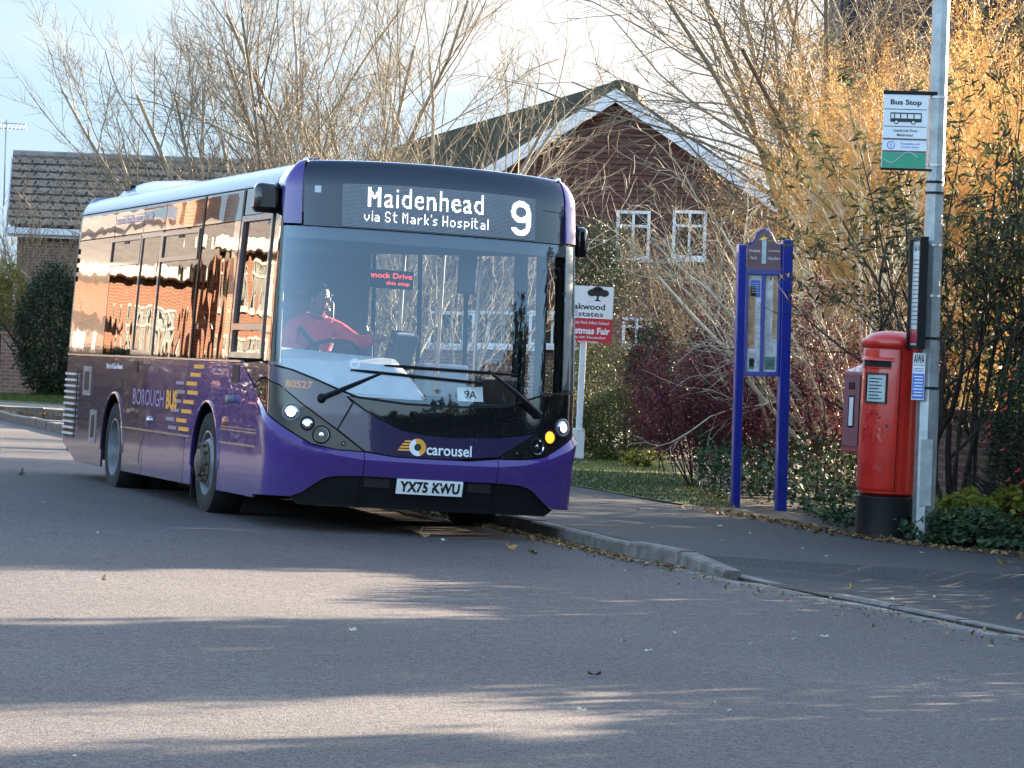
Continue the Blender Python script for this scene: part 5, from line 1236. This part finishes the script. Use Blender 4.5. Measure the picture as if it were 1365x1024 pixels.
def shrub(name, label, cat, base, seed, stems, P, L, r, bark, lean=(0, 0, 0), spread=.35, group=None, thick=0, sz=.25):
    rng = random.Random(seed); out = []
    for i in range(stems):
        a = rng.uniform(0, 6.283); q = math.sqrt(rng.random())*sz; d = Vector((lean[0]+math.cos(a)*spread*rng.random(), lean[1]+math.sin(a)*spread*rng.random(), 1+lean[2])).normalized()
        grow(out, rng, (base[0]+q*math.cos(a), base[1]+q*math.sin(a), base[2]-.05), tuple(d), L*rng.uniform(.7, 1.2), r*rng.uniform(.7, 1.2), 0, P)
    return woody(name, label, cat, base, out, bark, group, thick), out
def leaves_on(t, out, rng, per, size, aspect, mat_, lev=1, name='leaves', jit=.03, droop=None, keep=1.0, zmin=-9):
    C = []
    for l, p, _ in out:
        if l < lev or rng.random() > keep: continue
        for _k in range(per):
            i = rng.randrange(1, len(p)); f = rng.random(); a, b = p[i-1], p[i]
            if a[2] < zmin: continue
            C.append([a[c]+(b[c]-a[c])*f+rng.gauss(0, jit) for c in range(3)])
    V, Fc = leaves_at(rng, np.array(C), size, aspect, droop=droop); b = np.array(t.location)
    return raw_mesh(name, V-b, Fc, mat_, t)
def bush(name, label, cat, base, r, n, size, mat_, seed, aspect=.55, twig=b_dark, shell=.45, lump=.3, group=None, h0=None, flat=0):
    """leafy mound: short stems inside, leaves in uneven clumps through its outer volume"""
    rng = random.Random(seed); t = empty(name, label, cat, base, group=group); c = (0, 0, (h0 if h0 is not None else r[2]*.85))
    P_ = ellip_pts(rng, n, c, r, shell, lump)
    g = np.random.default_rng(seed); cl = P_[g.integers(0, n, n//14)]           # clumps and gaps
    k = g.integers(0, len(cl), n); P_ = np.where(g.random((n, 1)) < .72, cl[k]+g.normal(size=(n, 3))*np.array(r)*.085, P_)
    P_[:, 2] = np.where(P_[:, 2] < .02, .02+.3*g.random(n)*r[2], P_[:, 2])
    if flat: P_[:, 2] = np.minimum(P_[:, 2], c[2]+r[2]*flat+g.normal(size=n)*.02)
    V, Fc = leaves_at(rng, P_, size, aspect); raw_mesh('foliage', V, Fc, mat_, t)
    out = []
    for i in range(7): 
        a = rng.uniform(0, 6.28); grow(out, rng, (math.cos(a)*r[0]*.1, math.sin(a)*r[1]*.1, -.05), tuple(Vector((math.cos(a)*r[0]*.6, math.sin(a)*r[1]*.6, r[2]*1.2)).normalized()), r[2]*1.3, .02+.012*r[2], 0, dict(levels=2, kids=[5, 4], ang=[40, 40], ratio=[.6, .5], rr=[.6, .6], up=.02, wig=.12))
    V, Fc = tubes(out, 4); raw_mesh('stems', V, Fc, twig, t, smooth=True)
    return t
TP = dict(levels=4, kids=[10, 11, 8, 6], ang=[34, 36, 40, 42], ratio=[2.2, .46, .45, .5], rr=[.55, .45, .5, .6], up=[0, .035, .05, .05, .04], wig=.09, rmin=.0042, t0=.3, seg=6)
for k, (px, D, L_, sd, la) in enumerate(((362, 61, 2.45, 5, (.0, 0, 1)), (430, 64, 3.0, 11, (.05, 0, 1)), (545, 61, 2.5, 27, (.0, 0, 1)))):
    tree('bare_tree', ['wide bare winter tree leaning out left above the rear of the bus', 'tall bare winter tree above the middle of the bus roof', 'bare winter tree above the destination display, nearest the clad gable'][k], 'tree', gpos(px, D), sd, TP, L_, .125, b_pale, la, group='bare trees behind the bus')
# low twiggy growth under the bare trees
QP = dict(levels=2, kids=[9, 7], ang=[30, 38], ratio=[.5, .5], rr=[.6, .6], up=[.02, .05, .05], wig=.1, rmin=.007, seg=5)
for k, (px, D, L_, sd) in enumerate(((350, 57, 3.4, 31), (455, 58, 3.2, 37), (585, 58, 3.6, 41))):
    shrub('twiggy_shrub', ['pale twiggy shrub at the foot of the widest bare tree', 'pale twiggy shrub under the bare trees above the driver', 'pale twiggy shrub beside the lower end of the white bargeboard'][k], 'shrub', gpos(px, D), sd, 15, QP, L_, .022, b_pale, spread=.8, group='twiggy shrubs under the bare trees', sz=.5)
# big bare tree right of the gable
TP2 = dict(levels=4, kids=[6, 11, 7, 6], ang=[28, 42, 42, 44], ratio=[1.9, .48, .46, .5], rr=[.62, .5, .5, .6], up=[0, .03, .015, .0, -.01], wig=.085, rmin=.0048, t0=.22, seg=5)
tree('bare_tree', 'large spreading bare tree right of the gable, its twigs against white sky', 'tree', gpos(1112, 45), 8, TP2, 3.0, .10, b_grey, (.02, 0, 1))
tree('bare_tree', 'slender bare tree with arching twigs left of the golden shrub', 'tree', gpos(1095, 50), 16, TP2, 2.6, .075, b_grey, (-.12, 0, 1))
tree('bare_tree', 'bare forked tree in front of the dark roof at the right', 'tree', gpos(1175, 47), 29, TP2, 3.6, .11, b_pale, (.02, 0, 1))
# arching hazel tangle with sunlit branches
HP = dict(levels=3, kids=[9, 8, 5], ang=[38, 42, 45], ratio=[.46, .5, .5], rr=[.55, .55, .6], up=[-.005, .0, .0, 0], wig=.11, rmin=.004, t0=.2, seg=6)
_, o_ = shrub('hazel', 'tangled hazel with sunlit arching branches behind the notice board', 'shrub', gpos(1130, 38), 51, 13, dict(HP, kids=[8, 6, 4]), 2.9, .028, b_lit, lean=(-.42, 0, .1), spread=.5, sz=.4)
_, o_ = shrub('hazel', 'leggy hazel with thin curving stems between the gable and the notice board', 'shrub', gpos(975, 53), 57, 16, HP, 3.1, .018, b_haz, lean=(-.35, 0, .2), spread=.7, sz=.5)
# golden shrubs
GP = dict(levels=3, kids=[12, 9, 6], ang=[26, 36, 40], ratio=[.40, .40, .5], rr=[.45, .5, .7], up=[.0, .03, .03, .02], wig=.10, rmin=.0036, t0=.25, seg=4)
for k, (px, D, L_, n_, sd) in enumerate(((1178, 43, 2.7, 18, 71), (1222, 41.5, 4.3, 20, 73), (1305, 43, 4.3, 20, 79), (1400, 45, 3.9, 13, 83), (1250, 46, 4.2, 16, 89))):
    t_, o_ = shrub('golden_shrub', ['low golden twigged shrub beside the white sky gap', 'tall golden twigged shrub behind the stop flag', 'tallest golden twigged shrub right of the lamp post', 'golden twigged shrub cut by the right picture edge', 'golden twigged shrub behind, under the dark roof'][k], 'shrub', gpos(px, D), sd, n_, GP, L_, .016, b_gold, spread=.30, group='golden twigged shrubs', sz=.55)
    leaves_on(t_, o_, random.Random(sd), 4, .026, .45, lf_gold, 2, keep=1.0, jit=.07)
# dark leaved shrub with drooping sprays, right of and behind the post
BP = dict(levels=2, kids=[7, 4], ang=[42, 45], ratio=[.42, .5], rr=[.5, .6], up=[.0, -.05, -.07], wig=.06, rmin=.003, t0=.35, seg=6)
t_, o_ = shrub('buddleia', 'tall shrub with drooping dark leaf sprays right of the lamp post', 'shrub', gpos(1318, 31.6), 91, 15, BP, 3.3, .022, b_dark, lean=(.14, 0, 0), spread=.26, sz=.35)
leaves_on(t_, o_, random.Random(92), 11, .115, .22, lf_dark, 1, droop=np.array([0, 0, -.55]), jit=.03)
t_, o_ = shrub('buddleia', 'second dark leaved shrub at the right edge behind the berries', 'shrub', gpos(1375, 32.5), 95, 12, BP, 2.8, .02, b_dark, spread=.6, sz=.35)
leaves_on(t_, o_, random.Random(96), 11, .11, .24, lf_dark, 1, droop=np.array([0, 0, -.4]))
BP2 = dict(BP, up=[.02, .0, -.02])
t_, o_ = shrub('buddleia', 'dark leaf sprays on a leaning shrub just behind the stop flag', 'shrub', gpos(1228, 31.2), 97, 6, BP2, 3.2, .014, b_dark, lean=(-.05, 0, 0), spread=.10, sz=.15)
leaves_on(t_, o_, random.Random(98), 10, .12, .2, lf_dark, 1, droop=np.array([-.5, 0, -.2]), zmin=2.35)
# gnarled trunk and berried shrub
NP = dict(levels=2, kids=[5, 5], ang=[40, 45], ratio=[.8, .5], rr=[.6, .5], up=[.0, .02, .02], wig=.16, rmin=.005, t0=.4, seg=6)
shrub('gnarled_tree', 'dark gnarled multi stemmed small tree between the lamp post and the brick wall', 'tree', gpos(1272, 31.4), 101, 4, NP, 1.7, .055, b_dark, spread=.45, sz=.14)
ct = bush('berry_bush', 'dark green bush dotted with red berries at the right edge', 'bush', gpos(1378, 30.2), (.42, .45, .62), 7500, .034, lf_bush, 103, .5, h0=.95)
rng = random.Random(7); C = ellip_pts(rng, 70, (0, 0, .95), (.42, .45, .62), .9, .3)
for i, c in enumerate(C):
    if i < 4:
        mb = MB()
        for _ in range(6): blob(mb, Vector([rng.gauss(0, .022) for _k in range(3)]), (.0085,)*3, 6, 4, ax=(Vector((1, 0, 0)), Vector((0, 1, 0)), Vector((0, 0, 1))))
        bc = mb.build('berry_cluster', lf_berry, ct, smooth=80)
    else: bc = ct.children[-1].copy() if False else bc.copy(); COL.objects.link(bc); bc.parent = ct
    bc.location = c
bush('sapling', 'young yellow green leafy shrub at the foot of the lamp post', 'shrub', gpos(1292, 29.6), (.30, .26, .19), 700, .08, lf_lime, 107, .55, shell=.2, h0=.25)
bush('sapling', 'small yellow leaved shrub right of the larger yellow green one', 'shrub', gpos(1352, 29.9), (.22, .22, .18), 420, .075, lf_lime, 109, .5, shell=.2, h0=.30)
bush('ivy_bush', 'low glossy dark ivy mound between the lamp post and the right edge', 'ivy', gpos(1300, 28.7), (.55, .5, .20), 2600, .06, lf_ivy, 111, .7, shell=.3, h0=.10)
# berberis and hedges by the lawn
t_, o_ = shrub('berberis', 'dark purple red berberis behind the left post of the notice board', 'shrub', gpos(968, 39), 113, 26, dict(levels=2, kids=[9, 6], ang=[28, 35], ratio=[.45, .5], rr=[.5, .6], up=[.0, -.01, 0], wig=.07, rmin=.003, seg=5), 1.55, .010, b_red, spread=.75, sz=.55)
leaves_on(t_, o_, random.Random(114), 10, .038, .5, lf_purple, 1)
t_, o_ = shrub('berberis', 'reddish berberis left of the notice board beside the clipped hedge', 'shrub', gpos(930, 42.5), 115, 18, dict(levels=2, kids=[9, 6], ang=[28, 35], ratio=[.45, .5], rr=[.5, .6], up=[.0, -.01, 0], wig=.07, rmin=.003, seg=5), 1.25, .010, b_red, spread=.8, sz=.5)
leaves_on(t_, o_, random.Random(116), 10, .038, .5, lf_purple, 1)
t_, o_ = shrub('berberis', 'dense dark red berberis between the notice board and the pillar box', 'shrub', gpos(1085, 37.5), 117, 24, dict(levels=2, kids=[9, 6], ang=[28, 35], ratio=[.45, .5], rr=[.5, .6], up=[.0, -.01, 0], wig=.07, rmin=.003, seg=5), 1.6, .010, b_red, spread=.7, sz=.6)
leaves_on(t_, o_, random.Random(118), 10, .038, .5, lf_purple, 1)
bush('hedge', 'rounded olive green clipped hedge beside the agent board', 'hedge', gpos(838, 48), (.80, .75, .58), 17000, .036, lf_hedge, 121, .55, shell=.75, lump=.16, h0=.50)
bush('hedge', 'taller rounded green bush behind the clipped hedge', 'hedge', gpos(800, 54), (.95, .8, .72), 15000, .04, lf_hedge, 123, .55, shell=.75, lump=.2, h0=.95)
bush('weeds', 'small clump of yellowing weeds at the foot of the clipped hedge', 'weeds', gpos(858, 45.5), (.28, .22, .14), 700, .04, lf_lime, 125, .5, shell=.1, h0=.12)
bush('evergreen_shrub', 'narrow dark evergreen shrub behind the clipped hedge', 'shrub', gpos(868, 52), (.42, .4, .85), 9000, .045, lf_bush, 127, .5, h0=1.15)
bush('conifer', 'dark conifer crown right of the bus above the agent board', 'tree', gpos(800, 58), (.62, .6, .85), 12000, .07, lf_conifer, 129, .18, h0=2.9, shell=.2)
# dark evergreen masses farther back on the right
for k, (px, D, r, h0, n_) in enumerate(((985, 51, (.95, .8, 1.1), 1.0, 9000), (1095, 50, (1.1, .8, 1.25), 1.2, 10000), (1215, 49, (1.1, .8, 1.3), 1.2, 10000), (1330, 46, (1.2, .8, 1.3), 1.2, 10000))):
    bush('evergreen_shrub', ['dark evergreen shrub seen through the hazel left of the notice board', 'dark evergreen shrub seen between notice board and pillar box', 'dark evergreen shrub seen just behind the pillar box and post', 'dark evergreen shrub behind the wall at the right'][k], 'shrub', gpos(px, D), r, n_, .06, lf_bush, 131+k, .5, h0=h0, shell=.5, group='dark evergreen shrubs at the back')
# left side plants
bush('ivy_hedge', 'tall dark ivy covered hedge behind the rear of the bus', 'hedge', gpos(72, 69.5), (.78, .9, 1.42), 17000, .062, lf_bush, 141, .6, shell=.7, lump=.18, h0=1.22)
bush('green_shrub', 'bright yellow green shrub at the far left edge', 'shrub', gpos(4, 73), (.48, .6, .9), 4500, .065, lf_hedge2, 143, .5, h0=1.9, shell=.3)
bush('evergreen_shrub', 'very dark evergreen shrub below the yellow green one at the far left', 'shrub', gpos(-8, 72), (.42, .6, .8), 5500, .065, lf_bush, 144, .5, h0=.6, shell=.3)
shrub('twiggy_shrub', 'tan bare shrub in front of the left house, above the ivy hedge', 'shrub', gpos(62, 76), 145, 26, dict(QP, up=[-.01, .0, 0], kids=[9, 7]), 3.2, .016, b_tan, spread=.95, sz=.7)
shrub('twiggy_shrub', 'tan bare shrub at the far left edge under the left house gable', 'shrub', gpos(8, 77), 147, 22, dict(QP, up=[-.01, .0, 0], kids=[9, 7]), 3.0, .016, b_tan, spread=.9, sz=.7)
# evergreens and hedges added out of view, placed and shaped for the long road shadows
bush('evergreen_shrub', 'garden evergreen outside the frame behind the berry bush', 'shrub', (6.3, 31.0, G(5.7)+.1), (1.3, 1.3, 1.9), 11000, .09, lf_bush, 157, .6, h0=1.9)
bush('evergreen_shrub', 'garden evergreen outside the frame beyond the brick wall', 'shrub', (6.3, 36.3, G(6.3)+.1), (1.4, 1.4, 2.2), 9000, .10, lf_bush, 158, .6, h0=2.1)
def hedge_row(pts, h, w, n, size, m, seed, label):
    rng = np.random.default_rng(seed); p = np.array(pts); i = rng.integers(0, len(p)-1, n); f = rng.random((n, 1)); c = p[i]*(1-f)+p[i+1]*f
    xy = c+rng.uniform(-w/2, w/2, (n, 2)); z = np.abs(rng.random(n))**.8*h*(1+.06*np.sin(c[:, 1]*2.3)+.05*np.sin(c[:, 1]*6.1))
    base = np.array([p[0][0], p[0][1], G(p[0][0])+.1]); C = np.column_stack([xy, [G(x)+.1 for x in xy[:, 0]]+z])-base
    V, Fc = leaves_at(random.Random(seed), C, size, .6); t = empty('hedge', label, 'hedge', tuple(base)); raw_mesh('foliage', V, Fc, m, t)
    mb = MB()
    for q in np.linspace(0, 1, 16):
        k = q*(len(p)-1); j = min(int(k), len(p)-2); c = p[j]*(1-(k-j))+p[j+1]*(k-j)-base[:2]; mb.tube([(c[0], c[1], -.1), (c[0]+.05, c[1], h*.6)], .03, 5)
    mb.build('stems', b_dark, t)
for k, (y0, y1, n_) in enumerate(((31.2, 34.7, 12000), (22.8, 26.4, 16000), (20.25, 20.55, 2200), (8.5, 19.95, 36000))):  # added hedge lengths and gaps shaped to cast the bands on the road
    hedge_row([(8.0, y1), (8.0, (y0+y1)/2), (8.0, y0)], 4.1, .8, n_, .16, lf_conifer, 170+k, ['tall conifer hedge outside the frame level with the lamp post', 'tall conifer hedge outside the frame between two gaps, shading the road', 'single narrow conifer outside the frame standing in a gap of the tall hedge', 'longest tall conifer hedge outside the frame, nearest the camera'][k])
hedge_row([(-14.5, 40), (-14.9, 52), (-15.1, 57)], 1.35, .8, 16000, .12, lf_conifer, 163, 'long dark garden hedge in front of the sunlit brick houses')
hedge_row([(-15.4, 62.5), (-15.7, 82)], 1.35, .8, 9000, .12, lf_conifer, 164, 'dark hedge beyond the junction in front of the farthest brick house')
hedge_row([(4.9, 28.3), (4.95, 26.5), (5.3, 23.5), (6.0, 20), (7, 17)], 1.68, .7, 36000, .10, lf_bush, 161, 'clipped garden hedge along the footway outside the frame')
# ------------------------------------------------------------------ ground cover, grass, litter
def scatter(n, poly, seed):
    rng = np.random.default_rng(seed); p = np.array(poly); lo, hi = p.min(0), p.max(0); out = []
    while sum(map(len, out)) < n:
        q = rng.uniform(lo, hi, (n, 2)); ins = np.zeros(n, bool); j = len(p)-1
        for i in range(len(p)):
            c = ((p[i, 1] > q[:, 1]) != (p[j, 1] > q[:, 1])) & (q[:, 0] < (p[j, 0]-p[i, 0])*(q[:, 1]-p[i, 1])/(p[j, 1]-p[i, 1]+1e-12)+p[i, 0]); ins ^= c; j = i
        out.append(q[ins])
    return np.concatenate(out)[:n], rng
vG = np.vectorize(G)
q, rg = scatter(17000, [(1.95, 34.6), (2.75, 34.0), (2.85, 31), (2.9, 29.9), (3.25, 29.6), (3.6, 29.0), (3.52, 28.1), (4.8, 27.2), (6, 30), (6, 41), (2.2, 41), (1.9, 36)], 201)
lump = np.sin(q[:, 0]*2.1+q[:, 1]*.7)*.5+np.sin(q[:, 0]*-1.3+q[:, 1]*1.9)*.5
dist = np.minimum(1, np.maximum(0, (q[:, 1]-33.1+.0*q[:, 0])/4)); hh = (.10+.62*dist+.10*lump*(.3+dist))*rg.random(len(q))**.5
V, Fc = leaves_at(random.Random(3), np.column_stack([q, vG(q[:, 0])+.10+np.maximum(hh, .01)]), .062, .75, up=.8)
stuff(raw_mesh('ivy_ground_cover', V, Fc, lf_ivy)).__setitem__('label', 'low dark ivy spreading under the shrubs behind the footway')
def grass(name, poly, n, h, z, seed):
    q, rg = scatter(n, poly, seed); a = rg.uniform(0, 6.283, n); l = h*rg.uniform(.5, 1.3, n); w = .006+.05*h
    b = np.column_stack([q, vG(q[:, 0])+z]); dx = np.column_stack([np.cos(a)*w, np.sin(a)*w, 0*a]); tip = b+np.column_stack([rg.normal(0, .4, n)*l, rg.normal(0, .4, n)*l, l])
    V = np.stack([b-dx, b+dx, tip], 1).reshape(-1, 3); stuff(raw_mesh(name, V, np.arange(3*n).reshape(-1, 3), lf_grass))
grass('grass', [(-3.5, 50), (-.8, 42), (.36, 38.5), (.80, 36.5), (1.36, 34.45), (1.8, 33.2), (2.2, 33.4), (2.3, 37), (2.2, 40), (1.9, 50), (.8, 56), (-5, 56)], 34000, .03, .112, 211)
grass('grass', [(-14, 63), (-5, 62.2), (-5, 72), (-14, 74)], 22000, .07, .102, 212)
def litter(name, pts, n, spread, size, z, m, seed, label):
    rg = np.random.default_rng(seed); p = np.array(pts); i = rg.integers(0, len(p)-1, n); f = rg.random((n, 1)); c = p[i]*(1-f)+p[i+1]*f
    c = c+np.column_stack([np.abs(rg.normal(0, spread, n))*-1, rg.normal(0, .05, n)]); zz = vG(c[:, 0])+z+.012*rg.random(n)
    V, Fc = leaves_at(random.Random(seed), np.column_stack([c, zz]), size, .6, up=1.6); o = stuff(raw_mesh(name, V, Fc, m)); o['label'] = label
litter('leaf_litter', [(kx(y)-.03, y) for y in np.arange(31.5, 24.2, -.3)], 1300, .10, .045, .008, lf_brown, 221, 'brown leaf litter lying in the gutter against the kerb')
litter('leaf_litter', [(kx(y)-.02, y) for y in np.arange(24.4, 15, -.3)], 420, .35, .028, .012, lf_brown, 222, 'scattered leaf scraps along the flush channel stones')
litter('leaf_litter', [(2.0, 32.4), (2.6, 30.4), (2.95, 29.0), (3.4, 27.9), (4.4, 27.0)], 900, .16, .055, .118, lf_brown, 223, 'dead leaves lying along the back of the footway')
litter('leaf_litter', [(-20, 57.95), (-4, 57.8)], 1600, .1, .07, .01, lf_brown, 224, 'dead leaves along the far kerb')
# single fallen leaves
m_lf = [M_plain('orange_dead_leaf', (.40, .19, .055), .6, var=.35, scale=30), M_plain('tan_dead_leaf', (.36, .23, .11), .7, var=.3, scale=30), M_plain('pale_dead_leaf', (.50, .46, .32), .6, var=.2, scale=30), M_plain('yellow_dead_leaf', (.62, .36, .06), .6, var=.2, scale=30), M_plain('brown_dead_leaf', (.12, .07, .045), .7, var=.3, scale=30)]
def leaf_mesh(lobes, curl, seed):
    rng = random.Random(seed); ring = []
    if lobes:                                           # five pointed lobes with toothed edges
        key = [(-180, .16), (-150, .36), (-128, .50), (-112, .34), (-100, .30), (-72, .62), (-60, .60), (-48, .40), (-34, .34), (-14, .66), (0, .86), (14, .66), (34, .34), (48, .40), (60, .60), (72, .62), (100, .30), (112, .34), (128, .50), (150, .36)]
        P_ = []
        for i, (a, r) in enumerate(key):
            a2, r2 = key[(i+1) % len(key)]; a2 += 360 if a2 < a else 0
            for f in (0, .33, .67): P_.append((R(a+(a2-a)*f), (r+(r2-r)*f)*(1+rng.uniform(-.09, .09))))
    else: P_ = [(2*math.pi*i/40, .5*(.45+.55*abs(math.cos(2*math.pi*i/40)))*(1+rng.uniform(-.08, .08))) for i in range(40)]
    ph = rng.uniform(0, 6)
    for a, r in P_:
        x, y = r*math.cos(a), r*math.sin(a); ring.append((x*(1-.25*r), y*(1-.3*r), curl*r*r*(.75+.5*math.sin(3*a+ph))+rng.uniform(-.02, .02)))
    n = len(ring); mb = MB(); mid = [(p[0]*.55, p[1]*.55, p[2]*.25+.02*(-1)**i) for i, p in enumerate(ring)]; mb.add(ring+mid+[(0, 0, 0)], [(i, (i+1) % n, n+(i+1) % n, n+i) for i in range(n)]+[(n+i, n+(i+1) % n, 2*n) for i in range(n)])
    mb.tube([(-.1, 0, .01), (-.5, .03, .03), (-.8, .1, .1)], .014, 4); return mb
LM = [leaf_mesh(5, .7, 1), leaf_mesh(5, 1.3, 2), leaf_mesh(0, .7, 3)]
def fallen(k, m, x, y, z, s, label, rot, group=None):
    o = LM[k].build('fallen_leaf', m_lf[m], None, smooth=60); o.location = (x, y, z); o.scale = (s,)*3; o.rotation_euler = rot; return tag(o, label, 'leaf', group)
def road_pt(px, py, dz=0):
    D = 20
    for _ in range(30):
        p = at(px, py, D); D *= 1+((p.z-(G(p.x)+dz))/(H-p.z+1e-6)) if p.z < H-.2 else 1.1
    return at(px, py, D)
def fl_at(k, m, px, py, dz, s, label, rot, group=None):
    p = road_pt(px, py, dz); return fallen(k, m, p.x, p.y, p.z+.012, s, label, rot, group)
fl_at(0, 0, 678, 733, 0, .11, 'large orange curled maple leaf on the road near the kerb', (R(48), R(14), R(75)))
fl_at(1, 1, 562, 716, 0, .08, 'tan curled dead leaf on the road below the number plate', (R(40), 0, R(80)))
fl_at(0, 3, 1340, 753, .11, .085, 'bright orange yellow leaf on the footway right of the lamp post', (R(15), R(8), R(200)))
fl_at(1, 4, 28, 634, 0, .08, 'rust brown curled leaf on the road left of the rear wheel', (R(40), 0, R(10)))
fl_at(1, 4, 709, 739, 0, .09, 'dark brown curled leaf beside the large orange one', (R(30), 0, R(140)))
fl_at(0, 1, 1356, 828, .02, .075, 'tan dead leaf on the flush kerb at the right edge', (R(20), 0, R(70)))
fl_at(0, 1, 135, 776, 0, .06, 'small tan leaf on the sunlit strip of road', (R(10), 0, R(70)))
fl_at(2, 4, 792, 903, 0, .07, 'dark shrivelled leaf on the shaded road in the middle foreground', (R(10), 0, R(170)))
fl_at(1, 3, 1135, 787, .03, .045, 'small yellow leaf on the footway beside the dropped kerb', (R(30), 0, R(170)))
rng = random.Random(77)
base = fl_at(2, 2, 470, 843, 0, .055, 'small pale dry leaf lying on the shaded road', (R(15), 0, R(40)), 'small pale leaves on the road')
pts_ = [(70, 829), (13, 832), (100, 1012), (310, 884), (446, 620), (203, 596), (57, 671), (512, 705), (591, 722), (642, 705), (833, 763), (835, 797), (775, 950), (972, 951), (1255, 909), (832, 857), (1000, 861), (940, 900), (1060, 846), (1100, 851), (1320, 864), (1180, 842), (210, 660), (130, 712), (1110, 880), (640, 880), (360, 700), (900, 846), (1058, 854), (1094, 850), (865, 870), (950, 940)]
for i, (px, py) in enumerate(pts_):
    p = road_pt(px, py); o = base.copy(); COL.objects.link(o); o.location = (p.x, p.y, p.z+.01); o.scale = (rng.uniform(.02, .05),)*3; o.rotation_euler = (rng.uniform(-.3, .3), rng.uniform(-.3, .3), rng.uniform(0, 6.28))
b2 = fl_at(2, 2, 960, 703, .11, .05, 'small pale dry leaf lying on the dark footway', (R(10), 0, R(20)), 'small pale leaves on the footway')
for px, py in ((905, 690), (1000, 712), (1228, 738), (1070, 733), (1150, 752), (1100, 743), (1170, 770), (1230, 772), (1275, 775), (1330, 781), (1245, 797), (1130, 768), (850, 680), (870, 705), (965, 722), (1040, 757), (1085, 700), (1190, 800), (1290, 812)):
    p = road_pt(px, py, .11 if py < 750 else .03); o = b2.copy(); COL.objects.link(o); o.location = (p.x, p.y, p.z+.008); o.scale = (rng.uniform(.02, .045),)*3; o.rotation_euler = (rng.uniform(-.3, .3), rng.uniform(-.3, .3), rng.uniform(0, 6.28))
# ================================================================== LIGHT, SKY
EL, AZ = R(12), R(45)                 # sun height; direction measured from +x towards +y
sd_ = Vector((math.cos(AZ)*math.cos(EL), math.sin(AZ)*math.cos(EL), math.sin(EL)))
sl = bpy.data.lights.new('sun', 'SUN'); sl.energy = 5; sl.angle = R(.5); sl.color = (1, .82, .61)
so = bpy.data.objects.new('sun', sl); COL.objects.link(so); so.rotation_euler = sd_.to_track_quat('Z', 'Y').to_euler(); so.location = (30, 30, 30)
w = bpy.data.worlds.new('World'); SC.world = w; w.use_nodes = True
nt = w.node_tree; N, L = nt.nodes, nt.links; bg = N['Background']
sky = N.new('ShaderNodeTexSky'); sky.sky_type = 'NISHITA'; sky.sun_disc = False; sky.sun_elevation = EL; sky.sun_rotation = math.pi/2-AZ; sky.air_density = 1; sky.dust_density = .9; sky.ozone_density = 1.0
# low sky dimmed all round by an added band of thin cloud colour
tc = N.new('ShaderNodeTexCoord'); mp = N.new('ShaderNodeMapping'); mp.inputs['Scale'].default_value = (2.2, 2.2, 11)
L.new(tc.outputs['Generated'], mp.inputs['Vector'])
n1 = noise(nt, 1.4, 6, .55, vec=mp.outputs['Vector'])
sp = N.new('ShaderNodeSeparateXYZ'); L.new(tc.outputs['Generated'], sp.inputs[0])
lowr = N.new('ShaderNodeMapRange'); lowr.inputs['From Min'].default_value = .115; lowr.inputs['From Max'].default_value = .20; lowr.inputs['To Min'].default_value = 1; lowr.inputs['To Max'].default_value = 0; lowr.interpolation_type = 'SMOOTHSTEP'
L.new(sp.outputs['Z'], lowr.inputs['Value'])
CS = 1.0
dt = N.new('ShaderNodeVectorMath'); dt.operation = 'DOT_PRODUCT'; dt.inputs[1].default_value = (.7071, .7071, 0); L.new(tc.outputs['Generated'], dt.inputs[0])
ma = N.new('ShaderNodeMath'); ma.operation = 'MULTIPLY_ADD'; ma.inputs[1].default_value = .9; ma.inputs[2].default_value = -.60; L.new(dt.outputs['Value'], ma.inputs[0])
ad = N.new('ShaderNodeMath'); ad.operation = 'ADD'; L.new(n1.outputs['Fac'], ad.inputs[0]); L.new(ma.outputs[0], ad.inputs[1])
cc = ramp(nt, ad.outputs[0], [(.42, (.52*CS, .72*CS, .90*CS)), (.55, (.68*CS, .80*CS, .92*CS)), (.68, (.98*CS, .95*CS, .92*CS))])
sc_ = N.new('ShaderNodeMix'); sc_.data_type = 'RGBA'; sc_.blend_type = 'MULTIPLY'; sc_.inputs[0].default_value = 1; sc_.inputs[7].default_value = (1.36, 1.36, 1.36, 1)
L.new(cc.outputs['Color'], sc_.inputs[6])
mx = N.new('ShaderNodeMix'); mx.data_type = 'RGBA'
fm = N.new('ShaderNodeMath'); fm.operation = 'MULTIPLY'; fm.inputs[1].default_value = .985; L.new(lowr.outputs[0], fm.inputs[0])
L.new(fm.outputs[0], mx.inputs[0]); L.new(sky.outputs[0], mx.inputs[6]); L.new(sc_.outputs[2], mx.inputs[7])
L.new(mx.outputs[2], bg.inputs['Color']); bg.inputs['Strength'].default_value = .10
SC.view_settings.view_transform = 'Standard'; SC.view_settings.look = 'None'; SC.view_settings.exposure = 3.12; SC.view_settings.gamma = 1
cy = SC.cycles
cy.use_denoising = True; cy.max_bounces = 10; cy.transparent_max_bounces = 14; cy.glossy_bounces = 5; cy.diffuse_bounces = 3; cy.caustics_reflective = False; cy.caustics_refractive = False
cy.sample_clamp_indirect = 8
